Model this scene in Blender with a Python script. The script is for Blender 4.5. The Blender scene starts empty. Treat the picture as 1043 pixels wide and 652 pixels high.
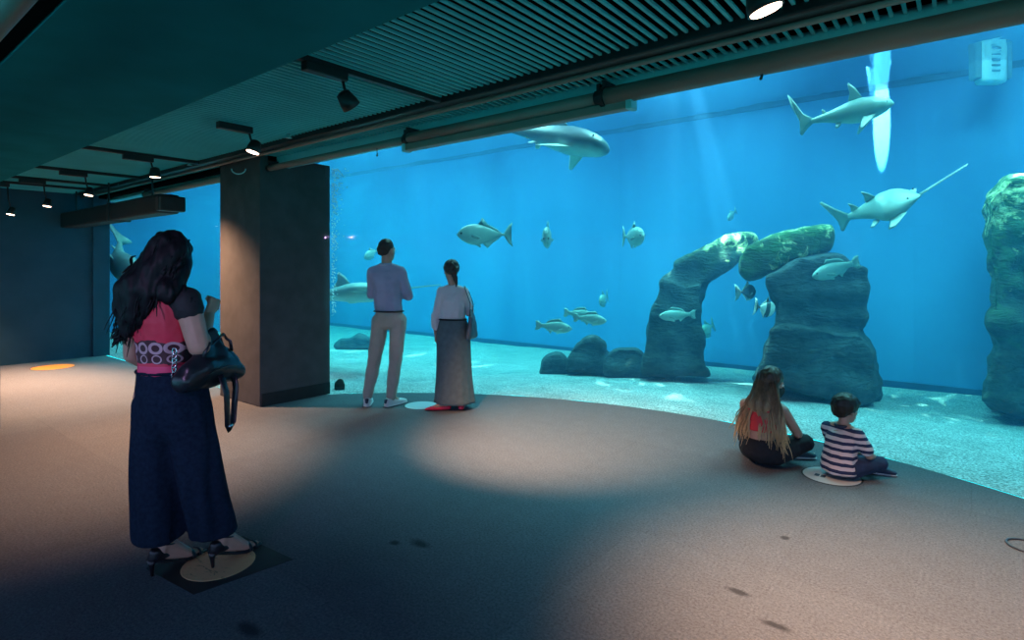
import bpy, bmesh, math, random
from mathutils import Vector, Matrix, noise, Euler
random.seed(7)
scene = bpy.context.scene
COL = scene.collection
PI = math.pi
V = Vector

# ------------------------------------------------------------------ camera frame
F_PX, CX, HZ, CAMZ = 585.0, 521.5, 272.0, 1.5
TH = math.radians(38.66)
RGT = V((math.cos(TH), math.sin(TH), 0)); FWD = V((-math.sin(TH), math.cos(TH), 0)); UP = V((0, 0, 1))
CAM = V((0, 0, CAMZ))
def P(px, py, d):
    return CAM + RGT * ((px - CX) / F_PX * d) + FWD * d + UP * ((HZ - py) / F_PX * d)
def floorP(px, py, z=0.0):
    return P(px, py, (CAMZ - z) * F_PX / (py - HZ))

cam_d = bpy.data.cameras.new('camera'); cam = bpy.data.objects.new('camera', cam_d); COL.objects.link(cam)
cam.location = CAM; cam.rotation_euler = (PI / 2, 0, TH)
cam_d.sensor_width = 36; cam_d.lens = F_PX / 1043 * 36; cam_d.shift_y = -(326 - HZ) / 1043
cam_d.clip_start = 0.05; cam_d.clip_end = 200
scene.camera = cam
vs = scene.view_settings
vs.view_transform = 'Standard'; vs.look = 'None'; vs.gamma = 1; vs.use_curve_mapping = False; vs.exposure = 0
scene.cycles.use_denoising = True
scene.cycles.caustics_reflective = False; scene.cycles.caustics_refractive = False
scene.cycles.max_bounces = 8; scene.cycles.diffuse_bounces = 4; scene.cycles.transparent_max_bounces = 16
scene.cycles.sample_clamp_indirect = 4

# ------------------------------------------------------------------ materials
class NT:
    def __init__(s, mat):
        s.t = mat.node_tree; s.n = s.t.nodes; s.l = s.t.links
    def new(s, typ, **kw):
        nd = s.n.new(typ)
        for k, v in kw.items():
            if k.startswith('i_'):
                key = k[2:].replace('_', ' ')
                nd.inputs[int(key) if key.isdigit() else key].default_value = v
            else: setattr(nd, k, v)
        return nd
    def link(s, a, b): s.l.new(a, b)
    def math(s, op, a, b=None, c=None):
        nd = s.n.new('ShaderNodeMath'); nd.operation = op
        for i, v in enumerate((a, b, c)):
            if v is None: continue
            if isinstance(v, (int, float)): nd.inputs[i].default_value = v
            else: s.l.new(v, nd.inputs[i])
        return nd.outputs[0]
    def mix(s, f, a, b):
        nd = s.n.new('ShaderNodeMix'); nd.data_type = 'RGBA'
        for i, v in ((0, f), (6, a), (7, b)):
            if isinstance(v, (int, float)): nd.inputs[i].default_value = v
            elif isinstance(v, tuple): nd.inputs[i].default_value = v if len(v) == 4 else (*v, 1)
            else: s.l.new(v, nd.inputs[i])
        return nd.outputs[2]
    def ramp(s, f, stops):
        nd = s.n.new('ShaderNodeValToRGB'); el = nd.color_ramp.elements
        while len(el) < len(stops): el.new(0.5)
        for e, (p, c) in zip(el, stops): e.position = p; e.color = c if len(c) == 4 else (*c, 1)
        s.l.new(f, nd.inputs[0]); return nd.outputs[0]
    def coords(s, scale=(1, 1, 1), kind='Object', rot=(0, 0, 0)):
        tc = s.n.new('ShaderNodeTexCoord'); mp = s.n.new('ShaderNodeMapping')
        mp.inputs['Scale'].default_value = scale; mp.inputs['Rotation'].default_value = rot
        s.l.new(tc.outputs[kind], mp.inputs[0]); return mp.outputs[0]
    def noise(s, scale, co=None, detail=3, rough=0.5, dist=0):
        nd = s.new('ShaderNodeTexNoise'); nd.inputs['Scale'].default_value = scale; nd.inputs['Detail'].default_value = detail
        nd.inputs['Roughness'].default_value = rough; nd.inputs['Distortion'].default_value = dist
        if co is not None: s.l.new(co, nd.inputs['Vector'])
        return nd.outputs[0]

def mat(name):
    m = bpy.data.materials.new(name); m.use_nodes = True
    nt = NT(m); b = nt.n['Principled BSDF']
    return m, nt, b

def simple(name, col, rough=0.6, metal=0.0, var=0.18, scale=12, bump=0.0, spec=0.5, bscale=60, stretch=(1, 1, 1), emit=None):
    m, nt, b = mat(name)
    co = nt.coords(stretch)
    f = nt.noise(scale, co)
    lo = tuple(c * (1 - var) for c in col); hi = tuple(min(1, c * (1 + var)) for c in col)
    nt.link(nt.ramp(f, [(0.3, lo), (0.7, hi)]), b.inputs['Base Color'])
    b.inputs['Roughness'].default_value = rough; b.inputs['Metallic'].default_value = metal
    b.inputs['Specular IOR Level'].default_value = spec
    if bump:
        bp = nt.new('ShaderNodeBump'); bp.inputs['Strength'].default_value = bump; bp.inputs['Distance'].default_value = 0.01
        nt.link(nt.noise(bscale, co), bp.inputs['Height']); nt.link(bp.outputs[0], b.inputs['Normal'])
    if emit:
        b.inputs['Emission Color'].default_value = (*emit[:3], 1); b.inputs['Emission Strength'].default_value = emit[3]
    return m

# ------------------------------------------------------------------ object helpers
def link_mesh(name, me, m=None, parent=None, smooth=True):
    o = bpy.data.objects.new(name, me); COL.objects.link(o)
    if m is not None:
        for mm in (m if isinstance(m, (list, tuple)) else [m]): me.materials.append(mm)
    if parent is not None: o.parent = parent
    if smooth:
        for p in me.polygons: p.use_smooth = True
    return o
def obj(name, bm, m=None, parent=None, smooth=False):
    me = bpy.data.meshes.new(name)
    bmesh.ops.recalc_face_normals(bm, faces=bm.faces)
    bm.to_mesh(me); bm.free()
    return link_mesh(name, me, m, parent, smooth)
def tag(o, label=None, cat=None, group=None, kind=None):
    if label: o['label'] = label
    if cat: o['category'] = cat
    if group: o['group'] = group
    if kind: o['kind'] = kind
    return o
def empty(name, loc=(0, 0, 0), rz=0.0, label=None, cat=None, group=None):
    o = bpy.data.objects.new(name, None); COL.objects.link(o); o.empty_display_size = 0.1
    o.location = loc; o.rotation_euler = (0, 0, rz)
    return tag(o, label, cat, group)
def struct(o): o['kind'] = 'structure'; return o

def box(bm, x0, x1, y0, y1, z0, z1):
    vs_ = [bm.verts.new((x, y, z)) for x in (x0, x1) for y in (y0, y1) for z in (z0, z1)]
    for f in ((0, 1, 3, 2), (4, 6, 7, 5), (0, 4, 5, 1), (2, 3, 7, 6), (0, 2, 6, 4), (1, 5, 7, 3)):
        bm.faces.new([vs_[i] for i in f])
def bev(bm, w, seg=2):
    bmesh.ops.bevel(bm, geom=list(bm.edges), offset=w, segments=seg, affect='EDGES', profile=0.5)
def bxo(name, x0, x1, y0, y1, z0, z1, m, parent=None, b=0.0):
    bm = bmesh.new(); box(bm, x0, x1, y0, y1, z0, z1)
    if b: bev(bm, b)
    return obj(name, bm, m, parent)
def tube(bm, pts, r, n=8, flat=1.0, closed=False):
    pts = [V(p) for p in pts]; rs = r if isinstance(r, (list, tuple)) else [r] * len(pts)
    rings = []; prev = None
    for i, p in enumerate(pts):
        if closed: t = pts[(i + 1) % len(pts)] - pts[i - 1]
        else: t = pts[min(i + 1, len(pts) - 1)] - pts[max(i - 1, 0)]
        if t.length < 1e-9: t = V((0, 0, 1))
        t.normalize()
        if prev is None:
            a = V((0, 0, 1)) if abs(t.z) < 0.9 else V((1, 0, 0)); u = t.cross(a).normalized()
        else:
            u = prev - t * prev.dot(t)
            u = u.normalized() if u.length > 1e-6 else t.orthogonal().normalized()
        prev = u; w = t.cross(u)
        rings.append([bm.verts.new(p + u * (rs[i] * math.cos(2 * PI * k / n)) + w * (rs[i] * flat * math.sin(2 * PI * k / n))) for k in range(n)])
    R = len(rings)
    for i in range(R if closed else R - 1):
        A, B = rings[i], rings[(i + 1) % R]
        for k in range(n): bm.faces.new((A[k], A[(k + 1) % n], B[(k + 1) % n], B[k]))
    if not closed:
        bm.faces.new(rings[0][::-1]); bm.faces.new(rings[-1])
def lathe(bm, prof, n=24, mtx=None):
    rings = []
    for r, z in prof:
        rings.append([bm.verts.new((r * math.cos(2 * PI * k / n), r * math.sin(2 * PI * k / n), z)) for k in range(n)])
    for A, B in zip(rings, rings[1:]):
        for k in range(n): bm.faces.new((A[k], A[(k + 1) % n], B[(k + 1) % n], B[k]))
    bm.faces.new(rings[0][::-1]); bm.faces.new(rings[-1])
    if mtx is not None: bmesh.ops.transform(bm, matrix=mtx, verts=[v for r in rings for v in r])
def sphere(bm, c, r, sub=2, rot=None):
    rr = r if isinstance(r, (tuple, list)) else (r, r, r)
    mt = Matrix.Translation(V(c)) @ (rot.to_4x4() if rot is not None else Matrix()) @ Matrix.Diagonal((*rr, 1))
    bmesh.ops.create_icosphere(bm, subdivisions=sub, radius=1, matrix=mt)

_ICO = None
def ico_pts():
    global _ICO
    if _ICO is None:
        b = bmesh.new(); bmesh.ops.create_icosphere(b, subdivisions=2, radius=1); _ICO = [v.co.copy() for v in b.verts]; b.free()
    return _ICO
def hull(bm, balls):
    """convex hull of balls / ellipsoids: [(centre, radius or (rx, ry, rz)[, rotation]), ...]"""
    vs_ = []
    for bl in balls:
        c, r = V(bl[0]), bl[1]
        rr = r if isinstance(r, (tuple, list)) else (r, r, r)
        rot = bl[2] if len(bl) > 2 else None
        for q in ico_pts():
            p = V((q.x * rr[0], q.y * rr[1], q.z * rr[2]))
            if rot is not None: p = rot @ p
            vs_.append(bm.verts.new(c + p))
    res = bmesh.ops.convex_hull(bm, input=vs_, use_existing_faces=False)
    dead = {e for e in res['geom_interior'] if isinstance(e, bmesh.types.BMVert)}
    dead |= {v for v in vs_ if v.is_valid and not v.link_faces}
    if dead: bmesh.ops.delete(bm, geom=list(dead), context='VERTS')

def remesh(bm, voxel, smooth=3, disp=None):
    """union of the closed shapes in bm as one continuous skin"""
    bmesh.ops.recalc_face_normals(bm, faces=bm.faces)
    me = bpy.data.meshes.new('tmp'); bm.to_mesh(me); bm.free()
    o = bpy.data.objects.new('tmp', me); COL.objects.link(o)
    md = o.modifiers.new('r', 'REMESH'); md.mode = 'VOXEL'; md.voxel_size = voxel
    dg = bpy.context.evaluated_depsgraph_get(); dg.update()
    me2 = bpy.data.meshes.new_from_object(o.evaluated_get(dg), depsgraph=dg)
    bpy.data.objects.remove(o); bpy.data.meshes.remove(me)
    b2 = bmesh.new(); b2.from_mesh(me2); bpy.data.meshes.remove(me2)
    for _ in range(smooth): bmesh.ops.smooth_vert(b2, verts=b2.verts, factor=0.5, use_axis_x=True, use_axis_y=True, use_axis_z=True)
    if disp:
        b2.normal_update()
        mv = [(v, v.normal * disp(v.co, v.normal)) for v in b2.verts]
        for v, d in mv: v.co += d
    return b2
def skin(name, balls_list, m, parent, voxel=0.006, smooth=4, disp=None):
    bm = bmesh.new()
    for bl in balls_list: hull(bm, bl)
    return obj(name, remesh(bm, voxel, smooth, disp), m, parent, True)
def lerp(a, b, t): return a + (b - a) * t
def sstep(a, b, x):
    t = max(0, min(1, (x - a) / (b - a))); return t * t * (3 - 2 * t)
def interp(tab, x):
    for (a, *va), (b, *vb) in zip(tab, tab[1:]):
        if x <= b:
            t = (x - a) / (b - a) if b > a else 0; t = max(0, t)
            return [lerp(p, q, t) for p, q in zip(va, vb)]
    return list(tab[-1][1:])
# ================================================================== the room
ARC_C, ARC_R = (-2.2, 0.8), 4.85
YW = 3.3                      # straight part of the tank front
XB = 10.25                    # tank back wall (Y)
XL, XR = -16.2, 6.0           # tank ends
WATER_Z = 4.22
CEIL = 2.70
COLX0, COLX1, COLY0, COLY1 = -6.86, -5.94, 3.11, 3.97
ARC_XR = 2.0
def arc_y(x, R=ARC_R): return ARC_C[1] + math.sqrt(max(0, R * R - (x - ARC_C[0]) ** 2))
def front(x):
    return arc_y(x, ARC_R + 0.06) if -5.94 <= x <= ARC_XR else YW + 0.06

# --- materials of the setting
def carpet_mat():
    m, nt, b = mat('carpet')
    co = nt.coords()
    fine = nt.noise(75, co, 4, 0.85); mid = nt.noise(9, co, 4, 0.6); big = nt.noise(0.9, co, 3)
    base = nt.ramp(fine, [(0.30, (0.062, 0.074, 0.094)), (0.70, (0.235, 0.26, 0.30))])
    base = nt.mix(nt.math('MULTIPLY', mid, 0.42), base, (0.075, 0.076, 0.082))
    br = nt.new('ShaderNodeTexBrick'); br.offset = 0.5
    br.inputs['Scale'].default_value = 1.0; br.inputs['Brick Width'].default_value = 1.5; br.inputs['Row Height'].default_value = 1.5
    br.inputs['Mortar Size'].default_value = 0.004; br.inputs['Mortar Smooth'].default_value = 0.3
    br.inputs['Color1'].default_value = (1, 1, 1, 1); br.inputs['Color2'].default_value = (0.90, 0.90, 0.91, 1); br.inputs['Mortar'].default_value = (0.86, 0.86, 0.86, 1)
    nt.link(co, br.inputs['Vector'])
    mm = nt.new('ShaderNodeMix', data_type='RGBA', blend_type='MULTIPLY'); mm.inputs[0].default_value = 1
    nt.link(base, mm.inputs[6]); nt.link(br.outputs['Color'], mm.inputs[7])
    col = mm.outputs[2]
    # worn dark smudges trodden into the pile
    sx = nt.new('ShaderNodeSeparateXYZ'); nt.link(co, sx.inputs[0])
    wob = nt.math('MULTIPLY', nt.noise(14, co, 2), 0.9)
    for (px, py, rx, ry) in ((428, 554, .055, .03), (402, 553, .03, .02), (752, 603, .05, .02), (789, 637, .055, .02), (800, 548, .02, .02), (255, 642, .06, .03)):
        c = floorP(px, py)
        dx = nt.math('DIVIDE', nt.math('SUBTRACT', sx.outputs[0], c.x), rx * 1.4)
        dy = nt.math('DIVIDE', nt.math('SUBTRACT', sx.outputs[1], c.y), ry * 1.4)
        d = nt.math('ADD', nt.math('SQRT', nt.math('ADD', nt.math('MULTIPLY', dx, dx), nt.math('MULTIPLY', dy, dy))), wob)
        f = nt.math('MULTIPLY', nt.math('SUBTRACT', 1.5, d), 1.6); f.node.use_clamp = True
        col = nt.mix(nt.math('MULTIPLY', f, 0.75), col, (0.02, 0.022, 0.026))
    nt.link(col, b.inputs['Base Color'])
    b.inputs['Roughness'].default_value = 0.95; b.inputs['Specular IOR Level'].default_value = 0.15
    bp = nt.new('ShaderNodeBump'); bp.inputs['Strength'].default_value = 0.5; bp.inputs['Distance'].default_value = 0.006
    nt.link(fine, bp.inputs['Height']); nt.link(bp.outputs[0], b.inputs['Normal'])
    return m
M = {}
M['carpet'] = carpet_mat()
M['soffit'] = simple('teal_cast_soffit', (0.014, 0.21, 0.23), 0.95, var=0.12, scale=3, spec=0.04)  # teal cast of the ambient light put into the soffit colour
M['black'] = simple('matt_black', (0.012, 0.013, 0.015), 0.6, var=0.2)
M['void'] = simple('ceiling_void', (0.006, 0.008, 0.009), 0.95, spec=0.0, var=0.1)
M['slat'] = simple('teal_cast_slat', (0.12, 0.62, 0.65), 0.8, spec=0.1, var=0.1, scale=2)  # slat colour holds the teal light falling on the ceiling
M['colwall'] = simple('dark_column_board', (0.085, 0.085, 0.088), 0.9, spec=0.08, var=0.12, scale=6, bump=0.1)
M['wall'] = simple('dark_wall_board', (0.03, 0.085, 0.125), 0.9, spec=0.08, var=0.1, scale=3)
M['cornice'] = simple('teal_cast_duct', (0.25, 0.58, 0.60), 0.4, var=0.06, scale=4)  # teal light on the grey duct worked into its base colour
M['tubebrown'] = simple('bronze_blind_casing', (0.26, 0.20, 0.17), 0.5, var=0.12, scale=5, stretch=(0.3, 1, 1))
M['track'] = simple('dark_track_metal', (0.03, 0.03, 0.032), 0.45, metal=0.3)

# floor with the bay edge
bm = bmesh.new()
N = 64
edge = []
for i in range(N + 1):
    x = lerp(-5.94, ARC_XR, i / N); edge.append((x, arc_y(x)))
poly = [(-11.9, -6), (6, -6), (6, YW)] + [(ARC_XR, YW)] + edge[::-1] + [(-5.94, YW), (-11.9, YW)]
vs_ = [bm.verts.new((x, y, 0)) for x, y in poly]; f = bm.faces.new(vs_)
r = bmesh.ops.extrude_face_region(bm, geom=[f])
for v in r['geom']:
    if isinstance(v, bmesh.types.BMVert): v.co.z -= 0.25
bmesh.ops.triangulate(bm, faces=[q for q in bm.faces if len(q.verts) > 4])
struct(obj('floor', bm, M['carpet']))

# slatted ceiling (slats are its surface pattern) with a dark void above
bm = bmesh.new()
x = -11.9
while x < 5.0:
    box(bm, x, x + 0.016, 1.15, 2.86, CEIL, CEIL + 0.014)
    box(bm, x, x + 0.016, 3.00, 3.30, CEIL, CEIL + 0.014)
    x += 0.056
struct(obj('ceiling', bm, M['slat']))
struct(bxo('ceiling_void', -11.9, 6, 1.1, 3.45, CEIL + 0.22, CEIL + 0.27, M['void']))
struct(bxo('ceiling_back', -11.9, 6, -6, 0.5, 2.62, 2.80, M['void']))
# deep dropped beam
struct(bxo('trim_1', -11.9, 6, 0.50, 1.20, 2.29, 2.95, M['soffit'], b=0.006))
# brown pipe along the back of the dropped beam
bm = bmesh.new(); tube(bm, [(-11.8, 0.36, 2.19), (5.5, 0.36, 2.19)], 0.03, 12)
tag(obj('ceiling_pipe', bm, M['tubebrown'], None, True), 'brown pipe in the top corner behind the dropped beam', 'pipe')

struct(bxo('trim_2', -11.9, 6, 0.40, 0.497, 2.292, 2.7, M['void']))
# column with skirting, side panel
colm = struct(bxo('column', COLX0, COLX1, COLY0, COLY1, 0, CEIL, M['colwall'], b=0.006))
struct(bxo('baseboard_column', COLX1 - 0.002, COLX1 + 0.012, COLY0 + 0.02, COLY1 - 0.005, 0, 0.14, M['black'], b=0.003))
struct(bxo('column', -7.7, -7.0, 0.52, 1.19, 0, 2.29, M['wall'], b=0.008))
# end wall of the corridor with its jamb
struct(bxo('wall_left', -11.75, -11.5, -6, 3.12, 0, CEIL + 0.2, M['wall']))
struct(bxo('trim_3', -11.75, -11.46, 3.12, 3.36, 0, CEIL + 0.2, M['wall'], b=0.005))

# bay roof and upper tank front, so the lamps over the water stay in the tank
bm = bmesh.new()
pts = [(-5.94, 3.4)] + edge + [(ARC_XR, 3.4)]
lo = [bm.verts.new((x, y, 3.6)) for x, y in pts]; hi = [bm.verts.new((x, y, 3.7)) for x, y in pts]
bm.faces.new(lo); bm.faces.new(hi[::-1])
for i in range(len(pts)):
    j = (i + 1) % len(pts); bm.faces.new((lo[i], lo[j], hi[j], hi[i]))
struct(obj('ceiling_bay', bm, M['void']))
bm = bmesh.new()
for i in range(N):
    (xa, ya), (xb, yb) = edge[i], edge[i + 1]
    a = [bm.verts.new(p) for p in ((xa, ya, 3.6), (xb, yb, 3.6), (xb, yb, 5.4), (xa, ya, 5.4))]; bm.faces.new(a)
struct(obj('wall_bay_top', bm, M['void']))
struct(bxo('wall_front_top', -16.2, -5.94, YW - 0.1, YW + 0.0, CEIL - 0.05, 5.4, M['void']))
struct(bxo('wall_front_side', ARC_XR, 6, YW - 0.15, YW, 0, 5.4, M['void']))
struct(bxo('wall_front_end', -16.2, -11.75, YW - 0.15, YW, 0, 5.4, M['void']))
struct(bxo('trim_4', -5.94, 5.0, 3.46, 3.52, CEIL - 0.02, 3.7, M['void']))

# grey duct above the blinds
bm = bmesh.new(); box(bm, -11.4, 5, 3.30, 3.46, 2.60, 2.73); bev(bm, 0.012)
tag(obj('ceiling_duct', bm, M['cornice']), 'grey boxed duct tinted as if teal lit, running above the blind tubes', 'duct')

# long pipe rail across the slats, and cross tracks
bm = bmesh.new(); box(bm, -11.4, 5, 2.86, 2.99, 2.655, 2.76); bev(bm, 0.012)
o = obj('ceiling_rail', bm, M['track']); tag(o, 'long dark ceiling rail crossing the slats beside the glass front', 'rail')
bm = bmesh.new(); tube(bm, [(-11.4, 2.95, 2.64), (5, 2.95, 2.64)], 0.016, 10); obj('conduit', bm, M['tubebrown'], o, True)

# --- roller blinds over the big window
def blind(x0, x1, y, z, r, label, bar=None, endcap=True):
    e = empty('roller_blind', ((x0 + x1) / 2, y, z), 0, label, 'roller blind', 'roller blinds over the tank window')
    c = (x0 + x1) / 2
    bm = bmesh.new(); tube(bm, [(x0 - c, 0, 0), (x1 - c, 0, 0)], r, 20); obj('roller_tube', bm, M['tubebrown'], e, True)
    for xx in (x0, x1):
        bm = bmesh.new(); tube(bm, [(xx - c - 0.015, 0, 0), (xx - c + 0.015, 0, 0)], r * 1.18, 20)
        box(bm, xx - c - 0.012, xx - c + 0.012, -0.012, 0.14, r * 0.4, r + 0.05); obj('bracket', bm, M['black'], e)
    if bar:
        a, b_, dz = bar
        bm = bmesh.new(); box(bm, a - c, b_ - c, -0.02, 0.05, -dz - 0.045, -dz + 0.012); bev(bm, 0.008); bb = obj('bottom_bar', bm, M['tubebrown'], e)
        for q in (a - c, b_ - c):
            bm = bmesh.new(); box(bm, q - 0.02, q + 0.02, -0.024, 0.054, -dz - 0.05, -dz + 0.016); bev(bm, 0.004); obj('bar_cap', bm, M['cornice'], bb)
    return e
def x_on(px, y):   # X where the ray of column px meets the plane Y = y
    rr = (px - CX) / F_PX; d = RGT * rr + FWD; return d.x * y / d.y
xa, xb = x_on(412, 3.17), x_on(612, 3.17)
blind(COLX1 + 0.03, xa - 0.02, 3.20, 2.565, 0.032, 'thin bronze blind tube from the dark column to the bar end')
blind(xa + 0.03, xb - 0.02, 3.18, 2.565, 0.042, 'bronze blind tube with a long bottom bar hung beneath it', bar=(xa + 0.0, x_on(641, 3.17), 0.055))
blind(xb + 0.02, 4.4, 3.18, 2.565, 0.056, 'thick bronze blind tube stretching over the right of the glass')
blind(-9.4, COLX0 - 0.03, 3.20, 2.555, 0.04, 'short blind tube left of the dark column above its window')
# blind chain stops
for px, py in ((384, 158), (775, 79)):
    y = 3.17; X = x_on(px, y); d = V((X, y, 0)).dot(FWD); z = CAMZ + (HZ - py) / F_PX * d
    bm = bmesh.new(); hull(bm, [((0, 0, -0.005), 0.009), ((0.006, 0, 0.012), 0.006)]); tube(bm, [(0, 0, 0.01), (0, 0, 0.06)], 0.004, 6)
    o = obj('blind_hook', bm, M['black']); o.location = (X, y, z)
    tag(o, 'small black hook under the thin blind tube' if px < 500 else 'small black hook under the thick blind tube', 'hook')

# boxed projector screen casing hanging before the left window
e = empty('blind_casing', (-9.2, 2.80, 2.26), 0, 'long black casing hanging at ceiling before the left window', 'blind casing')
bm = bmesh.new(); box(bm, -2.25, 0.0, -0.13, 0.13, -0.13, 0.11); bev(bm, 0.03, 3); obj('casing_body', bm, M['black'], e)
bm = bmesh.new(); box(bm, 0.04, 1.72, -0.12, 0.12, -0.12, 0.11); bev(bm, 0.03, 3); obj('casing_body', bm, M['black'], e)
bm = bmesh.new(); box(bm, -0.01, 0.05, -0.14, 0.14, -0.135, 0.12); bev(bm, 0.01); obj('joint_band', bm, M['track'], e)
bm = bmesh.new(); box(bm, 1.70, 1.82, -0.15, 0.15, -0.10, 0.08); bev(bm, 0.02); obj('end_flange', bm, M['track'], e)
for q in (-1.9, -0.4, 1.2):
    bm = bmesh.new(); tube(bm, [(q, 0, 0.1), (q, 0, 0.48)], 0.012, 8); obj('hanger', bm, M['track'], e)

# --- track lights
M['lamphead'] = simple('lamp_black', (0.02, 0.02, 0.02), 0.4)
def glow_mat(name, s):
    m, nt, b = mat(name); b.inputs['Base Color'].default_value = (1, 0.8, 0.6, 1)
    b.inputs['Emission Color'].default_value = (1.0, 0.62, 0.42, 1); b.inputs['Emission Strength'].default_value = s
    return m
M['glow'] = glow_mat('warm_lamp_lens', 14)
M['lensoff'] = simple('dim_lens', (0.35, 0.27, 0.22), 0.2)
def track_light(X, Y, aim, label, power, size=1.0, lens=True, z=2.52, blend=0.9, cone=75, track=True, col=(1.0, 0.53, 0.30)):
    e = empty('track_light', (X, Y, CEIL), 0, label, 'track light', 'track spotlights on the slatted ceiling')
    if track:
        bm = bmesh.new(); box(bm, -0.02, 0.02, 1.22 - Y, 2.86 - Y, -0.035, 0.0); bev(bm, 0.004); obj('track', bm, M['track'], e)
    bm = bmesh.new(); box(bm, -0.03, 0.03, -0.30, -0.02, -0.085, -0.03); bev(bm, 0.006); obj('adapter_box', bm, M['lamphead'], e)
    d = (V(aim) - V((X, Y, z))).normalized()
    q = d.to_track_quat('-Z', 'Y'); mt = Matrix.Translation((0, 0, z - CEIL)) @ q.to_matrix().to_4x4()
    bm = bmesh.new(); tube(bm, [(0, -0.04, -0.08), (0, -0.03, (z - CEIL) * 0.6), (0, 0, z - CEIL + 0.02)], 0.009, 8); obj('stem', bm, M['lamphead'], e, True)
    bm = bmesh.new(); R = 0.055 * size
    lathe(bm, [(R * 0.4, 0.07), (R * 0.75, 0.06), (R, 0.0), (R * 1.05, -0.035), (R * 0.95, -0.035), (R * 0.9, -0.028)], 24, mt); obj('lamp_head', bm, M['lamphead'], e, True)
    bm = bmesh.new(); lathe(bm, [(R * 0.9, -0.032), (R * 0.88, -0.038), (R * 0.3, -0.043)], 24, mt); obj('lens', bm, M['glow'] if lens else M['lensoff'], e, True)
    ld = bpy.data.lights.new('spot', 'SPOT'); ld.energy = power; ld.color = col; ld.spot_size = math.radians(cone); ld.spot_blend = blend; ld.shadow_soft_size = 0.05
    lo = bpy.data.objects.new('spot', ld); COL.objects.link(lo); lo.location = V((X, Y, z)) + d * 0.06; lo.rotation_euler = q.to_euler()
    return e
W = 1.0
track_light(-0.66, 2.46, (0.0, 2.95, 0), 'bright round track light nearest the camera by the thick blind tube', 800 * W, 1.25, cone=80, blend=1.0, z=2.575, track=False)
track_light(-2.95, 2.10, (-2.85, 4.4, 0), 'dark track light seen from behind on the cross track', 1150 * W, 1.0, False, blend=1.0, cone=57, z=2.5)
track_light(-4.72, 2.42, (-4.95, 1.7, 0), 'lit track light in front of the dark column top', 460 * W, 1.0, cone=72, blend=1.0, z=2.5, track=False)
track_light(-6.84, 2.42, (-7.0, 2.5, 0), 'lit track light left of the dark column under the teal slats', 650 * W, 1.0, cone=125, blend=1.0, z=2.5)
track_light(-8.6, 2.30, (-8.6, 1.9, 0), 'lit track light above the long black casing, second from the column', 800 * W, 0.9, cone=80, blend=1.0, z=2.43)
track_light(-9.8, 2.15, (-9.8, 1.8, 0), 'lit track light over the orange floor disc, third from the column', 800 * W, 0.9, cone=80, blend=1.0, z=2.36)
track_light(-10.5, 1.90, (-10.5, 1.4, 0), 'lit track light closest to the dark end wall', 420 * W, 0.9, cone=80, blend=1.0, z=2.27)

# sprinklers
for (px, py, lb) in ((294, 139, 'pale ceiling sprinkler right of the column top'), (193, 167, 'pale ceiling sprinkler beside the lit lamp left of the column'), (122, 187, 'pale ceiling sprinkler above the long black casing'), (78, 200, 'pale ceiling sprinkler farthest toward the dark end wall')):
    c = P(px, py, (CEIL - 0.02 - CAMZ) * F_PX / (HZ - py))
    bm = bmesh.new(); lathe(bm, [(0.012, 0.05), (0.012, -0.005), (0.028, -0.012), (0.028, -0.016)], 12); o = obj('sprinkler', bm, M['cornice'], None, True); o.location = c
    tag(o, lb, 'sprinkler', 'sprinklers in the slatted ceiling')
# cable loop on the column head
bm = bmesh.new(); c0 = P(243, 172, 6.05)
tube(bm, [c0 + RGT * (0.075 * math.cos(a)) + UP * (0.055 * math.sin(a)) for a in [PI + k * PI / 10 for k in range(11)]], 0.007, 6)
tag(obj('cable', bm, M['cornice'], None, True), 'pale cable sagging in a loop at the column top', 'cable')
# ================================================================== the tank
def sand_z(x, y):
    t = sstep(0, 4.5, y - front(x))
    return -0.012 - 0.27 * t + 0.035 * t * noise.noise(V((x * 0.5, y * 0.6, 3))) + 0.012 * noise.noise(V((x * 2.2, y * 2.2, 0)))

def sand_mat():
    m, nt, b = mat('pale_sand'); co = nt.coords()
    f = nt.noise(55, co, 4, 0.7); g = nt.noise(2.2, co, 4, 0.6, 0.4); st = nt.noise(5, nt.coords((1, 3.0, 1), rot=(0, 0, 0.5)), 4, 0.7, 0.8)
    c = nt.ramp(g, [(0.3, (0.46, 0.465, 0.48)), (0.7, (0.68, 0.68, 0.69))])
    c = nt.mix(nt.ramp(f, [(0.44, (0, 0, 0)), (0.56, (1, 1, 1))]), nt.mix(0.75, c, (0.10, 0.13, 0.13)), c)
    c = nt.mix(nt.ramp(st, [(0.52, (0, 0, 0)), (0.72, (0.6, 0.6, 0.6))]), c, (0.17, 0.20, 0.20))
    nt.link(c, b.inputs['Base Color']); b.inputs['Roughness'].default_value = 0.95; b.inputs['Specular IOR Level'].default_value = 0.1
    bp = nt.new('ShaderNodeBump'); bp.inputs['Strength'].default_value = 0.8; bp.inputs['Distance'].default_value = 0.03
    nt.link(nt.math('ADD', f, st), bp.inputs['Height']); nt.link(bp.outputs[0], b.inputs['Normal'])
    return m
M['sand'] = sand_mat()
bm = bmesh.new()
xs = []
x = XL
while x < XR + 0.01:
    xs.append(x); x += 0.12
NY = 60; rows = []
for x in xs:
    y0 = front(x) - 0.02; rows.append([])
    for j in range(NY + 1):
        y = lerp(y0, XB + 0.1, (j / NY) ** 1.3); rows[-1].append(bm.verts.new((x, y, sand_z(x, y))))
for A, B in zip(rows, rows[1:]):
    for j in range(NY): bm.faces.new((A[j], B[j], B[j + 1], A[j + 1]))
o = obj('ground_sand', bm, M['sand'], None, True); struct(o)

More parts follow.
